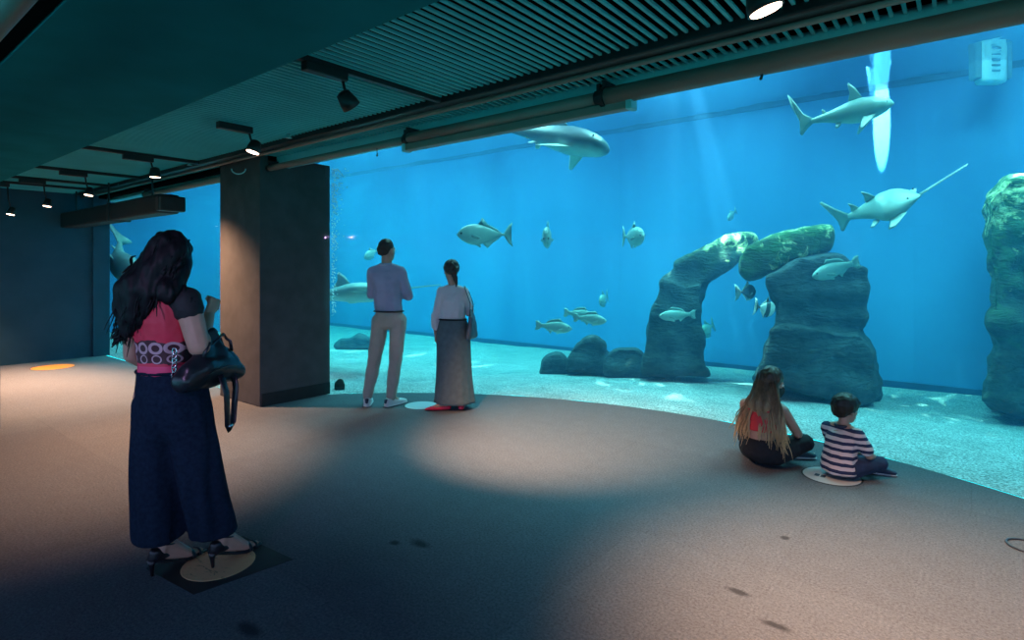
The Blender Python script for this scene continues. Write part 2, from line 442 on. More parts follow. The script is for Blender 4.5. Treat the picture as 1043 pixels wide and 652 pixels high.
def tankwall():
    m, nt, b = mat('blue_tank_wall'); co = nt.coords()
    n = nt.noise(0.7, nt.coords((1, 1, 0.12)), 3, 0.5); 
    c = nt.ramp(n, [(0.3, (0.05, 0.20, 0.45)), (0.7, (0.09, 0.30, 0.60))])
    br = nt.new('ShaderNodeTexBrick'); br.offset = 0.0
    br.inputs['Scale'].default_value = 1; br.inputs['Brick Width'].default_value = 2.4; br.inputs['Row Height'].default_value = 2.1
    br.inputs['Mortar Size'].default_value = 0.012; br.inputs['Mortar Smooth'].default_value = 1
    br.inputs['Color1'].default_value = (1, 1, 1, 1); br.inputs['Color2'].default_value = (0.86, 0.9, 0.93, 1); br.inputs['Mortar'].default_value = (0.82, 0.87, 0.9, 1)
    sx = nt.new('ShaderNodeSeparateXYZ'); nt.link(co, sx.inputs[0]); cx = nt.new('ShaderNodeCombineXYZ')
    nt.link(nt.math('ADD', sx.outputs[0], sx.outputs[1]), cx.inputs[0]); nt.link(sx.outputs[2], cx.inputs[1]); nt.link(cx.outputs[0], br.inputs['Vector'])
    mm = nt.new('ShaderNodeMix', data_type='RGBA', blend_type='MULTIPLY'); mm.inputs[0].default_value = 1
    nt.link(c, mm.inputs[6]); nt.link(br.outputs[0], mm.inputs[7]); nt.link(mm.outputs[2], b.inputs['Base Color'])
    b.inputs['Roughness'].default_value = 0.6; b.inputs['Specular IOR Level'].default_value = 0.25
    return m
M['tankwall'] = tankwall()
struct(bxo('wall_tank_back', XL - 0.2, XR + 0.2, XB, XB + 0.2, -0.6, 6.0, M['tankwall']))
struct(bxo('wall_tank_left', XL - 0.2, XL, YW, XB, -0.6, 6.0, M['tankwall']))
struct(bxo('wall_tank_right', XR, XR + 0.2, YW - 0.1, XB, -0.6, 6.0, M['tankwall']))
M['waterline'] = simple('dark_waterline_stain', (0.006, 0.045, 0.13), 0.7, var=0.3, scale=6)
struct(bxo('trim_5', XL, XR, XB - 0.012, XB + 0.01, WATER_Z - 0.045, WATER_Z + 0.02, M['waterline']))
struct(bxo('trim_6', XL, XR, XB - 0.03, XB + 0.01, -0.6, -0.20, M['waterline']))

# acrylic panes
def glass_mat():
    m = bpy.data.materials.new('acrylic'); m.use_nodes = True; nt = NT(m); nt.n.clear()
    out = nt.new('ShaderNodeOutputMaterial'); tr = nt.new('ShaderNodeBsdfTransparent'); tr.inputs[0].default_value = (0.95, 0.985, 0.99, 1)
    gl = nt.new('ShaderNodeBsdfGlossy'); gl.inputs['Roughness'].default_value = 0.02
    lw = nt.new('ShaderNodeFresnel'); lw.inputs[0].default_value = 1.2
    mx = nt.new('ShaderNodeMixShader'); nt.link(nt.math('MULTIPLY', lw.outputs[0], 0.6), mx.inputs[0]); nt.link(tr.outputs[0], mx.inputs[1]); nt.link(gl.outputs[0], mx.inputs[2]); nt.link(mx.outputs[0], out.inputs[0])
    return m
M['acrylic'] = glass_mat()
bm = bmesh.new(); a = []
for x, y in edge: a.append((bm.verts.new((x, y, -0.02)), bm.verts.new((x, y, 3.6))))
for (p, q), (r_, s_) in zip(a, a[1:]): bm.faces.new((p, r_, s_, q))
struct(obj('window_1', bm, M['acrylic'], None, True))
bm = bmesh.new(); q = [bm.verts.new(p) for p in ((-11.5, YW, -0.02), (COLX0, YW, -0.02), (COLX0, YW, CEIL), (-11.5, YW, CEIL))]; bm.faces.new(q)
struct(obj('window_2', bm, M['acrylic']))

# water body
def water_mat():
    m = bpy.data.materials.new('sea_water'); m.use_nodes = True; nt = NT(m); nt.n.clear()
    out = nt.new('ShaderNodeOutputMaterial')
    ab = nt.new('ShaderNodeVolumeAbsorption'); ab.inputs['Density'].default_value = 0.20; ab.inputs['Color'].default_value = (0.0, 0.90, 0.955, 1)
    sc = nt.new('ShaderNodeVolumeScatter'); sc.inputs['Density'].default_value = 0.08; sc.inputs['Color'].default_value = (0.10, 0.40, 0.80, 1); sc.inputs['Anisotropy'].default_value = 0.0
    ad = nt.new('ShaderNodeAddShader'); nt.link(ab.outputs[0], ad.inputs[0]); nt.link(sc.outputs[0], ad.inputs[1]); nt.link(ad.outputs[0], out.inputs['Volume'])
    return m
M['water'] = water_mat()
bm = bmesh.new()
wx = 0.012
pts = [(XL + 0.002, YW + wx), (-5.94, YW + wx)] + [(x, y + wx) for x, y in edge] + [(ARC_XR, YW + wx), (XR - 0.002, YW + wx), (XR - 0.002, XB - 0.002), (XL + 0.002, XB - 0.002)]
lo = [bm.verts.new((x, y, -0.55)) for x, y in pts]; hi = [bm.verts.new((x, y, WATER_Z - 0.004)) for x, y in pts]
bm.faces.new(lo); bm.faces.new(hi[::-1])
for i in range(len(pts)):
    j = (i + 1) % len(pts); bm.faces.new((lo[i], lo[j], hi[j], hi[i]))
bmesh.ops.triangulate(bm, faces=[q for q in bm.faces if len(q.verts) > 4])
struct(obj('water', bm, M['water']))
# water surface: clear from above, mirror at a slant from below
def surf_mat():
    m = bpy.data.materials.new('water_surface'); m.use_nodes = True; nt = NT(m); nt.n.clear()
    out = nt.new('ShaderNodeOutputMaterial'); tr = nt.new('ShaderNodeBsdfTransparent'); gl = nt.new('ShaderNodeBsdfGlossy'); gl.inputs['Roughness'].default_value = 0.03
    fr = nt.new('ShaderNodeFresnel'); fr.inputs[0].default_value = 1.33
    mx = nt.new('ShaderNodeMixShader'); nt.link(fr.outputs[0], mx.inputs[0]); nt.link(tr.outputs[0], mx.inputs[1]); nt.link(gl.outputs[0], mx.inputs[2]); nt.link(mx.outputs[0], out.inputs[0])
    bp = nt.new('ShaderNodeBump'); bp.inputs['Strength'].default_value = 0.35; bp.inputs['Distance'].default_value = 0.05
    nt.link(nt.noise(1.6, nt.coords((1, 1, 1)), 3), bp.inputs['Height']); nt.link(bp.outputs[0], gl.inputs['Normal'])
    return m
M['surf'] = surf_mat()
bm = bmesh.new(); GX, GY = 120, 40
g = [[bm.verts.new((lerp(XL, XR, i / GX), lerp(YW - 0.05, XB, j / GY), WATER_Z + 0.012 * noise.noise(V((i * 0.35, j * 0.5, 1))))) for j in range(GY + 1)] for i in range(GX + 1)]
for i in range(GX):
    for j in range(GY): bm.faces.new((g[i][j], g[i + 1][j], g[i + 1][j + 1], g[i][j + 1]))
struct(obj('water_surface', bm, M['surf'], None, True))

# --- lamps over the water
def area(x, y, z, sx, sy, e, col, rot=(0, 0, 0)):
    ld = bpy.data.lights.new('tank_lamp', 'AREA'); ld.shape = 'RECTANGLE'; ld.size = sx; ld.size_y = sy; ld.energy = e; ld.color = col
    o = bpy.data.objects.new('tank_lamp', ld); COL.objects.link(o); o.location = (x, y, z); o.rotation_euler = rot; return o
TC = (0.36, 0.90, 0.92)
# sun coming down through ripples: a lamp whose beam is broken up by a wavy pattern
def dapple(loc, aim, e, cone, sc_, th):
    ld = bpy.data.lights.new('ripple_lamp', 'SPOT'); ld.energy = e; ld.color = (0.9, 1.0, 0.95); ld.spot_size = math.radians(cone); ld.spot_blend = .6; ld.shadow_soft_size = .02; ld.use_nodes = True
    nt = NT(ld); em = nt.n['Emission']; n = nt.noise(sc_, nt.coords((1, .45, 1), 'Normal'), 2, .5, 1.2)
    nt.link(nt.ramp(n, [(th, (0, 0, 0)), (th + .10, (1, 1, 1))]), em.inputs['Color'])
    o = bpy.data.objects.new('ripple_lamp', ld); COL.objects.link(o); o.location = loc; o.rotation_euler = (V(aim) - V(loc)).to_track_quat('-Z', 'Y').to_euler()
dapple((-3.2, 7.6, 5.2), (-3.3, 8.0, 0), 7000, 44, 14, .58)
dapple((0.0, 8.2, 5.2), (0.0, 8.7, 0), 5000, 36, 14, .59)
dapple((-8.3, 7.0, 5.2), (-8.3, 7.0, 0), 6000, 52, 11, .60)
# narrow upright streak of sunlight on the back wall
ld = bpy.data.lights.new('sun_slit', 'SPOT'); ld.energy = 2200; ld.color = (1, .97, 1); ld.spot_size = math.radians(50); ld.spot_blend = .25; ld.shadow_soft_size = .01
so = bpy.data.objects.new('sun_slit', ld); COL.objects.link(so); dd = V((x_on(898, XB), XB, 0)); so.location = (dd.x + .0, XB - 1.6, 4.1); so.rotation_euler = (math.radians(78), 0, 0); so.scale = (.15, 1, 1)
for x, e in ((-14, 500), (-10.5, 560), (-7, 560), (-3.2, 560), (0.6, 480), (4.0, 280)):
    area(x, 7.6, 5.3, 2.2, 3.2, e * 0.92, TC)

# ------------------------------------------------------------------ rocks
def rock_mat(name, lo, hi, moss=None, mossz=None, warm=None):
    m, nt, b = mat(name); co = nt.coords(); n1 = nt.noise(2.2, co, 6, 0.65, 0.4); n2 = nt.noise(7, nt.coords((1, 1, 3)), 4, 0.6, 0.6)
    c = nt.ramp(nt.math('ADD', nt.math('MULTIPLY', n1, 0.6), nt.math('MULTIPLY', n2, 0.4)), [(0.33, lo), (0.62, hi)])
    if moss:
        geo = nt.new('ShaderNodeNewGeometry'); sp = nt.new('ShaderNodeSeparateXYZ'); nt.link(geo.outputs['Position'], sp.inputs[0])
        z = nt.math('DIVIDE', nt.math('SUBTRACT', sp.outputs[2], mossz[0]), mossz[1] - mossz[0])
        n3 = nt.noise(3.2, co, 5, 0.7, 1.2)
        f = nt.math('MULTIPLY', nt.math('SUBTRACT', nt.math('ADD', nt.math('MULTIPLY', z, 0.45), n3), 0.62), 4.0); f.node.use_clamp = True
        c = nt.mix(f, c, moss)
        if warm:
            n4 = nt.noise(5, co, 4, 0.7, 0.8); f2 = nt.math('MULTIPLY', nt.math('SUBTRACT', nt.math('ADD', nt.math('MULTIPLY', z, 0.4), n4), 0.80), 7.0); f2.node.use_clamp = True
            c = nt.mix(f2, c, warm)
    nt.link(c, b.inputs['Base Color']); b.inputs['Roughness'].default_value = 0.85; b.inputs['Specular IOR Level'].default_value = 0.3
    bp = nt.new('ShaderNodeBump'); bp.inputs['Strength'].default_value = 0.9; bp.inputs['Distance'].default_value = 0.05
    nt.link(nt.math('ADD', n1, n2), bp.inputs['Height']); nt.link(bp.outputs[0], b.inputs['Normal'])
    return m
def rock(name, polys, d, thick, m, label, amp=0.06, strata=0.0, voxel=0.05, sm=4, cat='rock', group=None, extra=None, seed=0, dz=0):
    """polys: outlines in photo pixels, each a solid of its own depth (d offset, half thickness), grown into one rock"""
    bm = bmesh.new()
    for it in polys:
        ol, dd, th = (it + (0, thick))[:3] if isinstance(it, tuple) else (it, 0, thick)
        mx_ = sum(p[0] for p in ol) / len(ol); my_ = sum(p[1] for p in ol) / len(ol)
        A = [bm.verts.new(P(lerp(mx_, x, .96), lerp(my_, y, .97), d + dd - th)) for x, y in ol]; B = [bm.verts.new(P(lerp(mx_, x, .93), lerp(my_, y, .98), d + dd + th * .9)) for x, y in ol]
        fa = bm.faces.new(A); fb = bm.faces.new(B[::-1])
        n = len(A)
        for i in range(n): bm.faces.new((A[i], A[(i + 1) % n], B[(i + 1) % n], B[i]))
        bmesh.ops.triangulate(bm, faces=[fa, fb])
    for bl in (extra or []): hull(bm, bl)
    def disp(p, nrm):
        q = p + V((seed, seed * 2.3, 0))
        v = amp * (noise.noise(q * 1.6) + 0.6 * noise.noise(q * 4.1) + 0.25 * noise.noise(q * 9))
        if strata:
            s = math.sin(q.z * 17 + 2.5 * noise.noise(q * 0.9) + 1.2 * noise.noise(q * 2.5)); v += strata * (s if s > -0.2 else s * 1.8) * (1 - abs(nrm.z))
        return v
    b2 = remesh(bm, voxel, sm, disp)
    c = sum((v.co for v in b2.verts), V()) / len(b2.verts); zmin = min(v.co.z for v in b2.verts)
    org = V((c.x, c.y, zmin)); bmesh.ops.translate(b2, vec=-org, verts=b2.verts)
    o = obj(name, b2, m, None, True); o.location = org - V((0, 0, dz))
    return tag(o, label, cat, group)
GR = 'rocks standing on the tank sand'
M['rockA'] = rock_mat('dark_reef_rock', (0.015, 0.024, 0.028), (0.075, 0.095, 0.10))
M['rockB'] = rock_mat('mossy_reef_rock', (0.012, 0.022, 0.02), (0.07, 0.095, 0.07), (0.05, 0.14, 0.05), (0.2, 2.6), (0.75, 0.72, 0.36))
M['rockC'] = rock_mat('algae_lintel_rock', (0.012, 0.02, 0.022), (0.065, 0.085, 0.08), (0.05, 0.09, 0.05), (1.2, 2.0), (0.85, 0.78, 0.34))
# left half of the arch: pillar with a leaning lintel
rock('reef_arch_rock', [
    ([(652, 384), (655, 352), (661, 325), (669, 303), (671, 290), (673, 281), (683, 283), (694, 292), (716, 288), (718, 300), (714, 312), (717, 330), (717, 350), (717, 372), (725, 385)], 0, 0.42),
    ([(672, 290), (673, 281), (684, 279), (684, 268), (697, 261), (722, 251), (742, 239), (757, 237), (770, 240), (775, 249), (764, 259), (752, 264), (740, 274), (722, 283), (716, 291), (694, 294)], 0.05, 0.34)],
    8.6, 0.4, M['rockC'], 'left leaning pillar of the rock arch with pale algae tip', 0.075, 0.008, group=GR, seed=1, sm=3)
# right lintel boulder
rock('reef_lintel_rock', [([(752, 262), (757, 252), (770, 246), (792, 237), (815, 232), (838, 228), (850, 229), (853, 240), (849, 253), (843, 259), (820, 262), (797, 272), (778, 282), (765, 286), (754, 283), (751, 272)], 0, 0.42)],
     7.75, 0.4, M['rockB'], 'long mossy boulder tilted on top of the right arch block', 0.06, 0.0, group=GR, seed=5, sm=3)
# right block on its layered base
rock('reef_block_rock', [
    ([(777, 282), (792, 276), (812, 262), (845, 256), (862, 258), (864, 268), (884, 270), (888, 275), (886, 292), (884, 315), (880, 338), (883, 352), (846, 362), (792, 362), (791, 330), (790, 315), (783, 298)], 0, 0.5),
    ([(764, 386), (775, 366), (779, 352), (783, 335), (796, 331), (840, 334), (880, 338), (888, 352), (895, 362), (896, 374), (893, 384), (900, 388), (903, 404), (890, 413), (866, 409), (820, 402), (770, 392)], -0.15, 0.62)],
    7.55, 0.5, M['rockA'], 'broad dark layered rock block carrying the right half of the arch', 0.07, 0.014, group=GR, seed=9, sm=2)
# tall right pillar
rock('reef_pillar_rock', [([(997, 412), (1008, 385), (1013, 360), (1013, 340), (1010, 320), (1010, 290), (1005, 262), (1003, 236), (1004, 210), (1008, 196), (1016, 188), (1024, 180), (1036, 176), (1062, 186), (1092, 205), (1100, 260), (1096, 330), (1110, 380), (1125, 440), (1060, 432), (1015, 418)], 0, 0.55)],
     6.75, 0.5, M['rockB'], 'tall mossy rock pillar cut by the right end of the glass view', 0.11, 0.008, group=GR, seed=14, sm=3)
# low boulders
rock('reef_boulder', [([(549, 372), (553, 360), (561, 355), (571, 354), (578, 362), (582, 382), (549, 379)], 0, 0.3)], 9.3, 0.3, M['rockA'], 'smallest low boulder at the far end of the boulder row', 0.04, 0.01, group=GR, seed=20, dz=.06)
rock('reef_boulder', [([(572, 376), (577, 364), (584, 350), (594, 341), (606, 338), (616, 345), (621, 362), (623, 382)], 0, 0.42)], 9.2, 0.3, M['rockA'], 'rounded dome boulder, highest of the low boulders', 0.05, 0.02, group=GR, seed=24, dz=.05)
rock('reef_boulder', [([(612, 383), (616, 360), (622, 353), (648, 352), (656, 356), (664, 386), (640, 388)], 0, 0.42)], 9.05, 0.3, M['rockA'], 'flat topped boulder touching the foot of the arch pillar', 0.04, 0.02, group=GR, seed=28, dz=.03)
rock('sand_stone', [([(340, 398), (340, 390), (345, 385), (350, 386), (352, 392), (351, 399)], 0, 0.06)], 7.25, 0.06, M['rockB'], 'small mossy stone on the sand beside the dark column', 0.012, 0, 0.014, 3, 'stone', seed=31)
rock('reef_boulder', [([(340, 352), (346, 344), (356, 346), (366, 340), (376, 343), (384, 350), (390, 356), (340, 358)], 0, 0.4)], 12.6, 0.4, M['rockA'], 'hazy low stone heap far behind the standing man', 0.05, 0.02, group=GR, seed=35)

# --- skimmer at the surface
e = empty('surface_skimmer', P(1009, 69, 7.62), TH, 'pale plastic skimmer box hanging at the water surface', 'skimmer')
M['skim'] = simple('pale_plastic', (0.55, 0.72, 0.75), 0.45, var=0.08)
M['skimd'] = simple('grey_plastic', (0.10, 0.16, 0.20), 0.5)
bm = bmesh.new(); box(bm, -0.165, 0.165, -0.09, 0.09, -0.22, 0.36); bev(bm, 0.045, 3); obj('skimmer_body', bm, M['skim'], e, True)
for sx in (-1, 1):
    bm = bmesh.new(); box(bm, sx * 0.20 - 0.045, sx * 0.20 + 0.045, -0.06, 0.07, -0.16, 0.34); bev(bm, 0.02); obj('float', bm, M['skimd'], e)
for k in range(4):
    bm = bmesh.new(); box(bm, -0.06, 0.05, -0.101, -0.085, -0.08 + k * 0.07, -0.055 + k * 0.07); bev(bm, 0.004); obj('slot', bm, M['skimd'], e)

# --- aerator bubbles (nobody could count them)
bm = bmesh.new(); rr = random.Random(3)
for k in range(420):
    t = rr.random() ** 1.3; py = 172 + 150 * t; sp = 3 + 9 * (1 - t) ** 2
    p = P(338 + abs(rr.gauss(0, 1)) * sp * 0.6, py, 7.4 + rr.uniform(-.1, .3)); sphere(bm, p, rr.uniform(.004, .011), 1)
M['bubble'] = simple('air_bubble', (0.85, 0.95, 0.97), 0.1, var=0.02)
tag(obj('bubbles', bm, M['bubble'], None, True), 'white air bubbles rising along the glass beside the column', 'bubbles', kind='stuff')
# ================================================================== fish
def fin(name, outline, O, X, Y, m, parent, th=0.012, warp=None):
    """lens-shaped fin from a 2-D outline in the plane (X, Y) at O"""
    X, Y = V(X).normalized(), V(Y); Y = (Y - X * Y.dot(X)).normalized(); Nn = X.cross(Y); O = V(O)
    bm = bmesh.new(); n = len(outline)
    cx = sum(p[0] for p in outline) / n; cy = sum(p[1] for p in outline) / n
    E = [bm.verts.new(O + X * p[0] + Y * p[1]) for p in outline]
    for s in (1, -1):
        I = [bm.verts.new(O + X * lerp(cx, p[0], .65) + Y * lerp(cy, p[1], .65) + Nn * (s * th / 2)) for p in outline]
        for i in range(n): bm.faces.new((E[i], E[(i + 1) % n], I[(i + 1) % n], I[i]))
        f = bm.faces.new(I); bmesh.ops.triangulate(bm, faces=[f])
    if warp:
        for v in bm.verts: v.co = warp(v.co)
    return obj(name, bm, m, parent, True)
def fish_mat(name, back, side, belly, H, stripes=None, spots=False, rough=0.35):
    m, nt, b = mat(name); co = nt.coords(); sp = nt.new('ShaderNodeSeparateXYZ'); nt.link(co, sp.inputs[0])
    z = nt.math('ADD', nt.math('DIVIDE', sp.outputs[2], H), 0.5)
    z = nt.math('ADD', z, nt.math('MULTIPLY', nt.math('SUBTRACT', nt.noise(5 / max(H, .05) * .3, co, 3), 0.5), 0.25))
    c = nt.ramp(z, [(0.18, belly), (0.42, side), (0.72, side), (0.9, back)])
    if stripes:
        n, col = stripes; s = nt.math('SINE', nt.math('MULTIPLY', sp.outputs[0], n)); s = nt.math('GREATER_THAN', s, 0.25); c = nt.mix(s, c, col)
    nt.link(c, b.inputs['Base Color']); b.inputs['Roughness'].default_value = rough
    return m
SILVER = dict(back=(0.16, 0.27, 0.25), side=(0.25, 0.37, 0.33), belly=(0.36, 0.50, 0.44))
PROF = {
 'jack':   [(0, 0, 0, 0), (.03, .10, .10, .05), (.10, .30, .26, .13), (.22, .44, .42, .20), (.36, .50, .50, .22), (.52, .46, .44, .20), (.70, .30, .27, .13), (.85, .14, .12, .06), (.96, .06, .06, .03), (1.0, .055, .055, .02)],
 'bass':   [(0, 0, 0, 0), (.03, .10, .12, .08), (.10, .24, .28, .20), (.22, .40, .42, .28), (.38, .50, .50, .30), (.55, .46, .44, .26), (.72, .34, .30, .18), (.88, .20, .18, .10), (1.0, .17, .16, .05)],
 'shark':  [(0, .02, .02, .03), (.03, .16, .10, .20), (.10, .30, .26, .40), (.22, .44, .40, .50), (.36, .50, .50, .50), (.50, .46, .46, .42), (.66, .32, .32, .28), (.82, .19, .18, .15), (.95, .12, .11, .08), (1.0, .10, .09, .05)],
 'zebra':  [(0, .06, .12, .25), (.02, .20, .22, .42), (.08, .34, .34, .55), (.20, .46, .44, .55), (.34, .50, .50, .48), (.50, .44, .42, .38), (.68, .32, .28, .24), (.85, .20, .18, .12), (1.0, .12, .12, .05)],
 'saw':    [(0, .03, .03, .06), (.05, .08, .09, .20), (.12, .17, .19, .42), (.20, .28, .30, .66), (.30, .40, .40, .85), (.38, .46, .43, .88), (.48, .48, .42, .70), (.62, .38, .30, .48), (.80, .24, .18, .26), (.94, .15, .11, .13), (1.0, .12, .09, .06)],
}
EYE = simple('fish_eye', (0.01, 0.012, 0.015), 0.15, var=0.05)
def fish(name, head, tail, style, H, label, cat='fish', group='fish swimming in the tank', bend=0.0, up=(0, 0, 1), m=None, wid=1.0, roll=0.0, blen=0.80, finm=None, dors=.75, fins=True):
    """head / tail: world points of nose and tail tip"""
    head, tail = V(head), V(tail); ax = (head - tail); L = ax.length; X = ax.normalized()
    Zu = V(up); Zu = (Zu - X * Zu.dot(X)).normalized(); Yl = Zu.cross(X)
    if roll: Zu = (Matrix.Rotation(roll, 3, X) @ Zu); Yl = Zu.cross(X)
    mt = Matrix((X, Yl, Zu)).transposed().to_4x4(); mt.translation = (head + tail) / 2
    root = bpy.data.objects.new(name, None); COL.objects.link(root); root.matrix_world = mt; tag(root, label, cat, group)
    prof = PROF[style]; BL = L * blen; nose = L / 2
    def warp(p):
        t = (nose - p.x) / L
        return V((p.x, p.y + bend * L * (t - 0.45) ** 2 * (1 if t > 0.45 else 0.35), p.z))
    def at(t): return interp(prof, t)
    bm = bmesh.new(); n = 20; NS = 34; rings = []
    for i in range(NS):
        t = (i / (NS - 1)) ** 1.25; tp, bt, w = at(t); x = nose - t * BL; r = []
        for k in range(n):
            a = 2 * PI * k / n; cz, cy = math.sin(a), math.cos(a)
            z = (tp if cz > 0 else bt) * H * math.copysign(abs(cz) ** 0.92, cz)
            y = max(w, 0.012) * H * wid * math.copysign(abs(cy) ** 0.95, cy)
            if style == 'saw': y *= (1 - 0.25 * max(0, cz))
            r.append(bm.verts.new(warp(V((x, y, z)))))
        rings.append(r)
    for A, B in zip(rings, rings[1:]):
        for k in range(n): bm.faces.new((A[k], A[(k + 1) % n], B[(k + 1) % n], B[k]))
    bm.faces.new(rings[0][::-1]); bm.faces.new(rings[-1])
    obj('body', bm, m, root, True)
    fm = finm or m
    xt = nose - BL; tl = L - BL
    def body_z(t, top=True): return at(t)[0 if top else 1] * H * (1 if top else -1)
    eo = {'jack': (.085, .06), 'bass': (.09, .12), 'shark': (.09, .10), 'zebra': (.07, .18), 'saw': (.10, .18)}[style]
    w = at(eo[0])[2] * H * wid
    for s in (-1, 1):
        bm = bmesh.new(); er = max(0.006, H * (.055 if style in ('jack', 'bass') else .035))
        sphere(bm, warp(V((nose - eo[0] * BL, s * w * 0.93, eo[1] * H))), (er, er * .6, er), 2); obj('eye', bm, EYE, root, True)
    if not fins: return root
    Z = (0, 0, 1); XX = (1, 0, 0); th = 0.05 * H
    if style in ('jack', 'bass'):
        fk = .95 if style == 'jack' else .62; ww = .42 if style == 'jack' else .5
        hz = .06 * H if style == 'jack' else .17 * H
        nt_ = -tl * (.35 if style == 'jack' else .78)
        fin('tail_fin', [(.02 * L, hz), (-tl * .45, hz + (fk * .6) * H * .62), (-tl, fk * H * .62), (-tl * .8, .2 * H), (nt_, 0), (-tl * .8, -.2 * H), (-tl, -fk * H * .62), (-tl * .45, -hz - (fk * .6) * H * .62), (.02 * L, -hz)], (xt, 0, 0), XX, Z, fm, root, th, warp)
        t0, t1 = (.44, .92) if style == 'jack' else (.30, .86); pts = []
        for k in range(7): t = lerp(t0, t1, k / 6); pts.append((-t * BL, body_z(t) * .95))
        hh = (.34, .14, .10, .08, .07) if style == 'jack' else (.26, .22, .20, .20, .14)
        top = [(-lerp(t0, t1, (k + 1.1) / 6) * BL, body_z(lerp(t0, t1, (k + .6) / 6)) + hh[k] * H) for k in range(5)]
        fin('dorsal_fin', pts + top[::-1], (nose, 0, 0), XX, Z, fm, root, th * .6, warp)
        t0, t1 = (.52, .92) if style == 'jack' else (.62, .86); pts = [(-lerp(t0, t1, k / 4) * BL, body_z(lerp(t0, t1, k / 4), False) * .95) for k in range(5)]
        top = [(-lerp(t0, t1, (k + 1.1) / 4) * BL, body_z(lerp(t0, t1, (k + .6) / 4), False) - (.26, .12, .08)[k] * H) for k in range(3)]
        fin('anal_fin', pts + top[::-1], (nose, 0, 0), XX, Z, fm, root, th * .6, warp)
        for s in (-1, 1):
            w = at(.27)[2] * H * wid
            fin('pectoral_fin', [(0, .06 * H), (-.10 * L, .07 * H), (-.19 * L, -.02 * H), (-.12 * L, -.10 * H), (0, -.06 * H)], (nose - .27 * BL, s * w * .92, -.08 * H), (1, -s * .45, .25), (0, s * .35, 1), fm, root, th * .4, warp)
            fin('pelvic_fin', [(0, 0), (-.10 * L, -.16 * H), (-.12 * L, -.05 * H), (-.06 * L, .03 * H)], (nose - .36 * BL, s * .05 * H, body_z(.36, False) * .93), (1, -s * .1, 0), (0, s * .5, 1), fm, root, th * .4, warp)
    else:
        zb = style == 'zebra'
        if zb: tf = [(.04 * L, .10 * H), (-tl * .5, .35 * H), (-tl, .42 * H), (-tl * .92, .18 * H), (-tl * .4, -.16 * H), (.02 * L, -.12 * H)]
        elif style == 'saw': tf = [(.04 * L, .10 * H), (-tl * .3, .45 * H), (-tl * .85, .95 * H), (-tl, .90 * H), (-tl * .72, .30 * H), (-tl * .62, -.02 * H), (-tl * .75, -.40 * H), (-tl * .62, -.46 * H), (-tl * .2, -.22 * H), (.02 * L, -.09 * H)]
        else: tf = [(.04 * L, .08 * H), (-tl * .3, .38 * H), (-tl * .8, 1.15 * H), (-tl, 1.35 * H), (-tl * .86, .75 * H), (-tl * .55, .12 * H), (-tl * .62, -.42 * H), (-tl * .52, -.50 * H), (-tl * .15, -.22 * H), (.03 * L, -.08 * H)]
        fin('tail_fin', tf, (xt, 0, 0), XX, Z, fm, root, th, warp)
        def dorsal(t, b_, h, nm='dorsal_fin'):
            z0 = body_z(t + .03) * .9
            fin(nm, [(0, 0), (-.45 * b_, h * .66), (-.86 * b_, h), (-.95 * b_, h * .93), (-.88 * b_, h * .45), (-1.05 * b_, h * .05), (-b_, -.06 * H)], (nose - t * BL, 0, z0), XX, Z, fm, root, th * .8, warp)
        if style == 'saw': dorsal(.50, .17 * BL, dors * H); dorsal(.78, .13 * BL, dors * .82 * H)
        elif zb: dorsal(.40, .16 * BL, .40 * H); dorsal(.66, .10 * BL, .26 * H)
        else: dorsal(.34, .17 * BL, .75 * H); dorsal(.78, .07 * BL, .2 * H)
        for s in (-1, 1):
            w = at(.27)[2] * H * wid
            if style == 'saw':
                fin('pectoral_fin', [(.06 * BL, 0), (-.03 * BL, .75 * H), (-.12 * BL, .80 * H), (-.15 * BL, .15 * H), (-.16 * BL, 0)], (nose - .20 * BL, s * w * .75, -.16 * H), XX, (0, s, -.12), fm, root, th * .7, warp)
                fin('pelvic_fin', [(0, 0), (-.07 * BL, .42 * H), (-.13 * BL, .40 * H), (-.12 * BL, 0)], (nose - .50 * BL, s * at(.5)[2] * H * .7, -.2 * H), XX, (0, s, -.15), fm, root, th * .7, warp)
            else:
                lp = .9 if zb else 1.15
                fin('pectoral_fin', [(.02 * BL, 0), (-.09 * BL, .55 * lp * H), (-.18 * BL, lp * H), (-.21 * BL, lp * .97 * H), (-.17 * BL, .45 * H), (-.13 * BL, 0)], (nose - .24 * BL, s * w * .7, body_z(.26, False) * .62), XX, (0, s, -.55), fm, root, th * .7, warp)
                fin('pelvic_fin', [(0, 0), (-.05 * BL, .26 * H), (-.09 * BL, .26 * H), (-.08 * BL, 0)], (nose - .62 * BL, s * .08 * H, body_z(.62, False) * .85), XX, (0, s, -.9), fm, root, th * .6, warp)
    return root
SHK = dict(back=(0.15, 0.27, 0.23), side=(0.21, 0.35, 0.29), belly=(0.38, 0.50, 0.43))
mj = fish_mat('jack_skin', H=.32, **SILVER); ms = fish_mat('silver_skin', H=.20, **SILVER); md_ = fish_mat('shark_skin', H=.30, **SHK)
mz = fish_mat('pale_bellied_shark_skin', (0.05, 0.09, 0.09), (0.08, 0.13, 0.125), (0.50, 0.62, 0.55), .40)
msaw = fish_mat('sawfish_skin', (0.28, 0.38, 0.34), (0.33, 0.43, 0.38), (0.48, 0.54, 0.50), .34)
mdark = fish_mat('dark_fish_skin', (0.03, 0.03, 0.035), (0.05, 0.05, 0.055), (0.10, 0.10, 0.10), .2)
mstr = fish_mat('striped_fish_skin', (0.4, 0.48, 0.45), (0.62, 0.68, 0.6), (0.78, 0.8, 0.72), .2, (58, (0.05, 0.06, 0.06)))
mpale = simple('pale_fin', (0.62, 0.68, 0.64), 0.5)

SG = 'large sharks and sawfish in the tank'
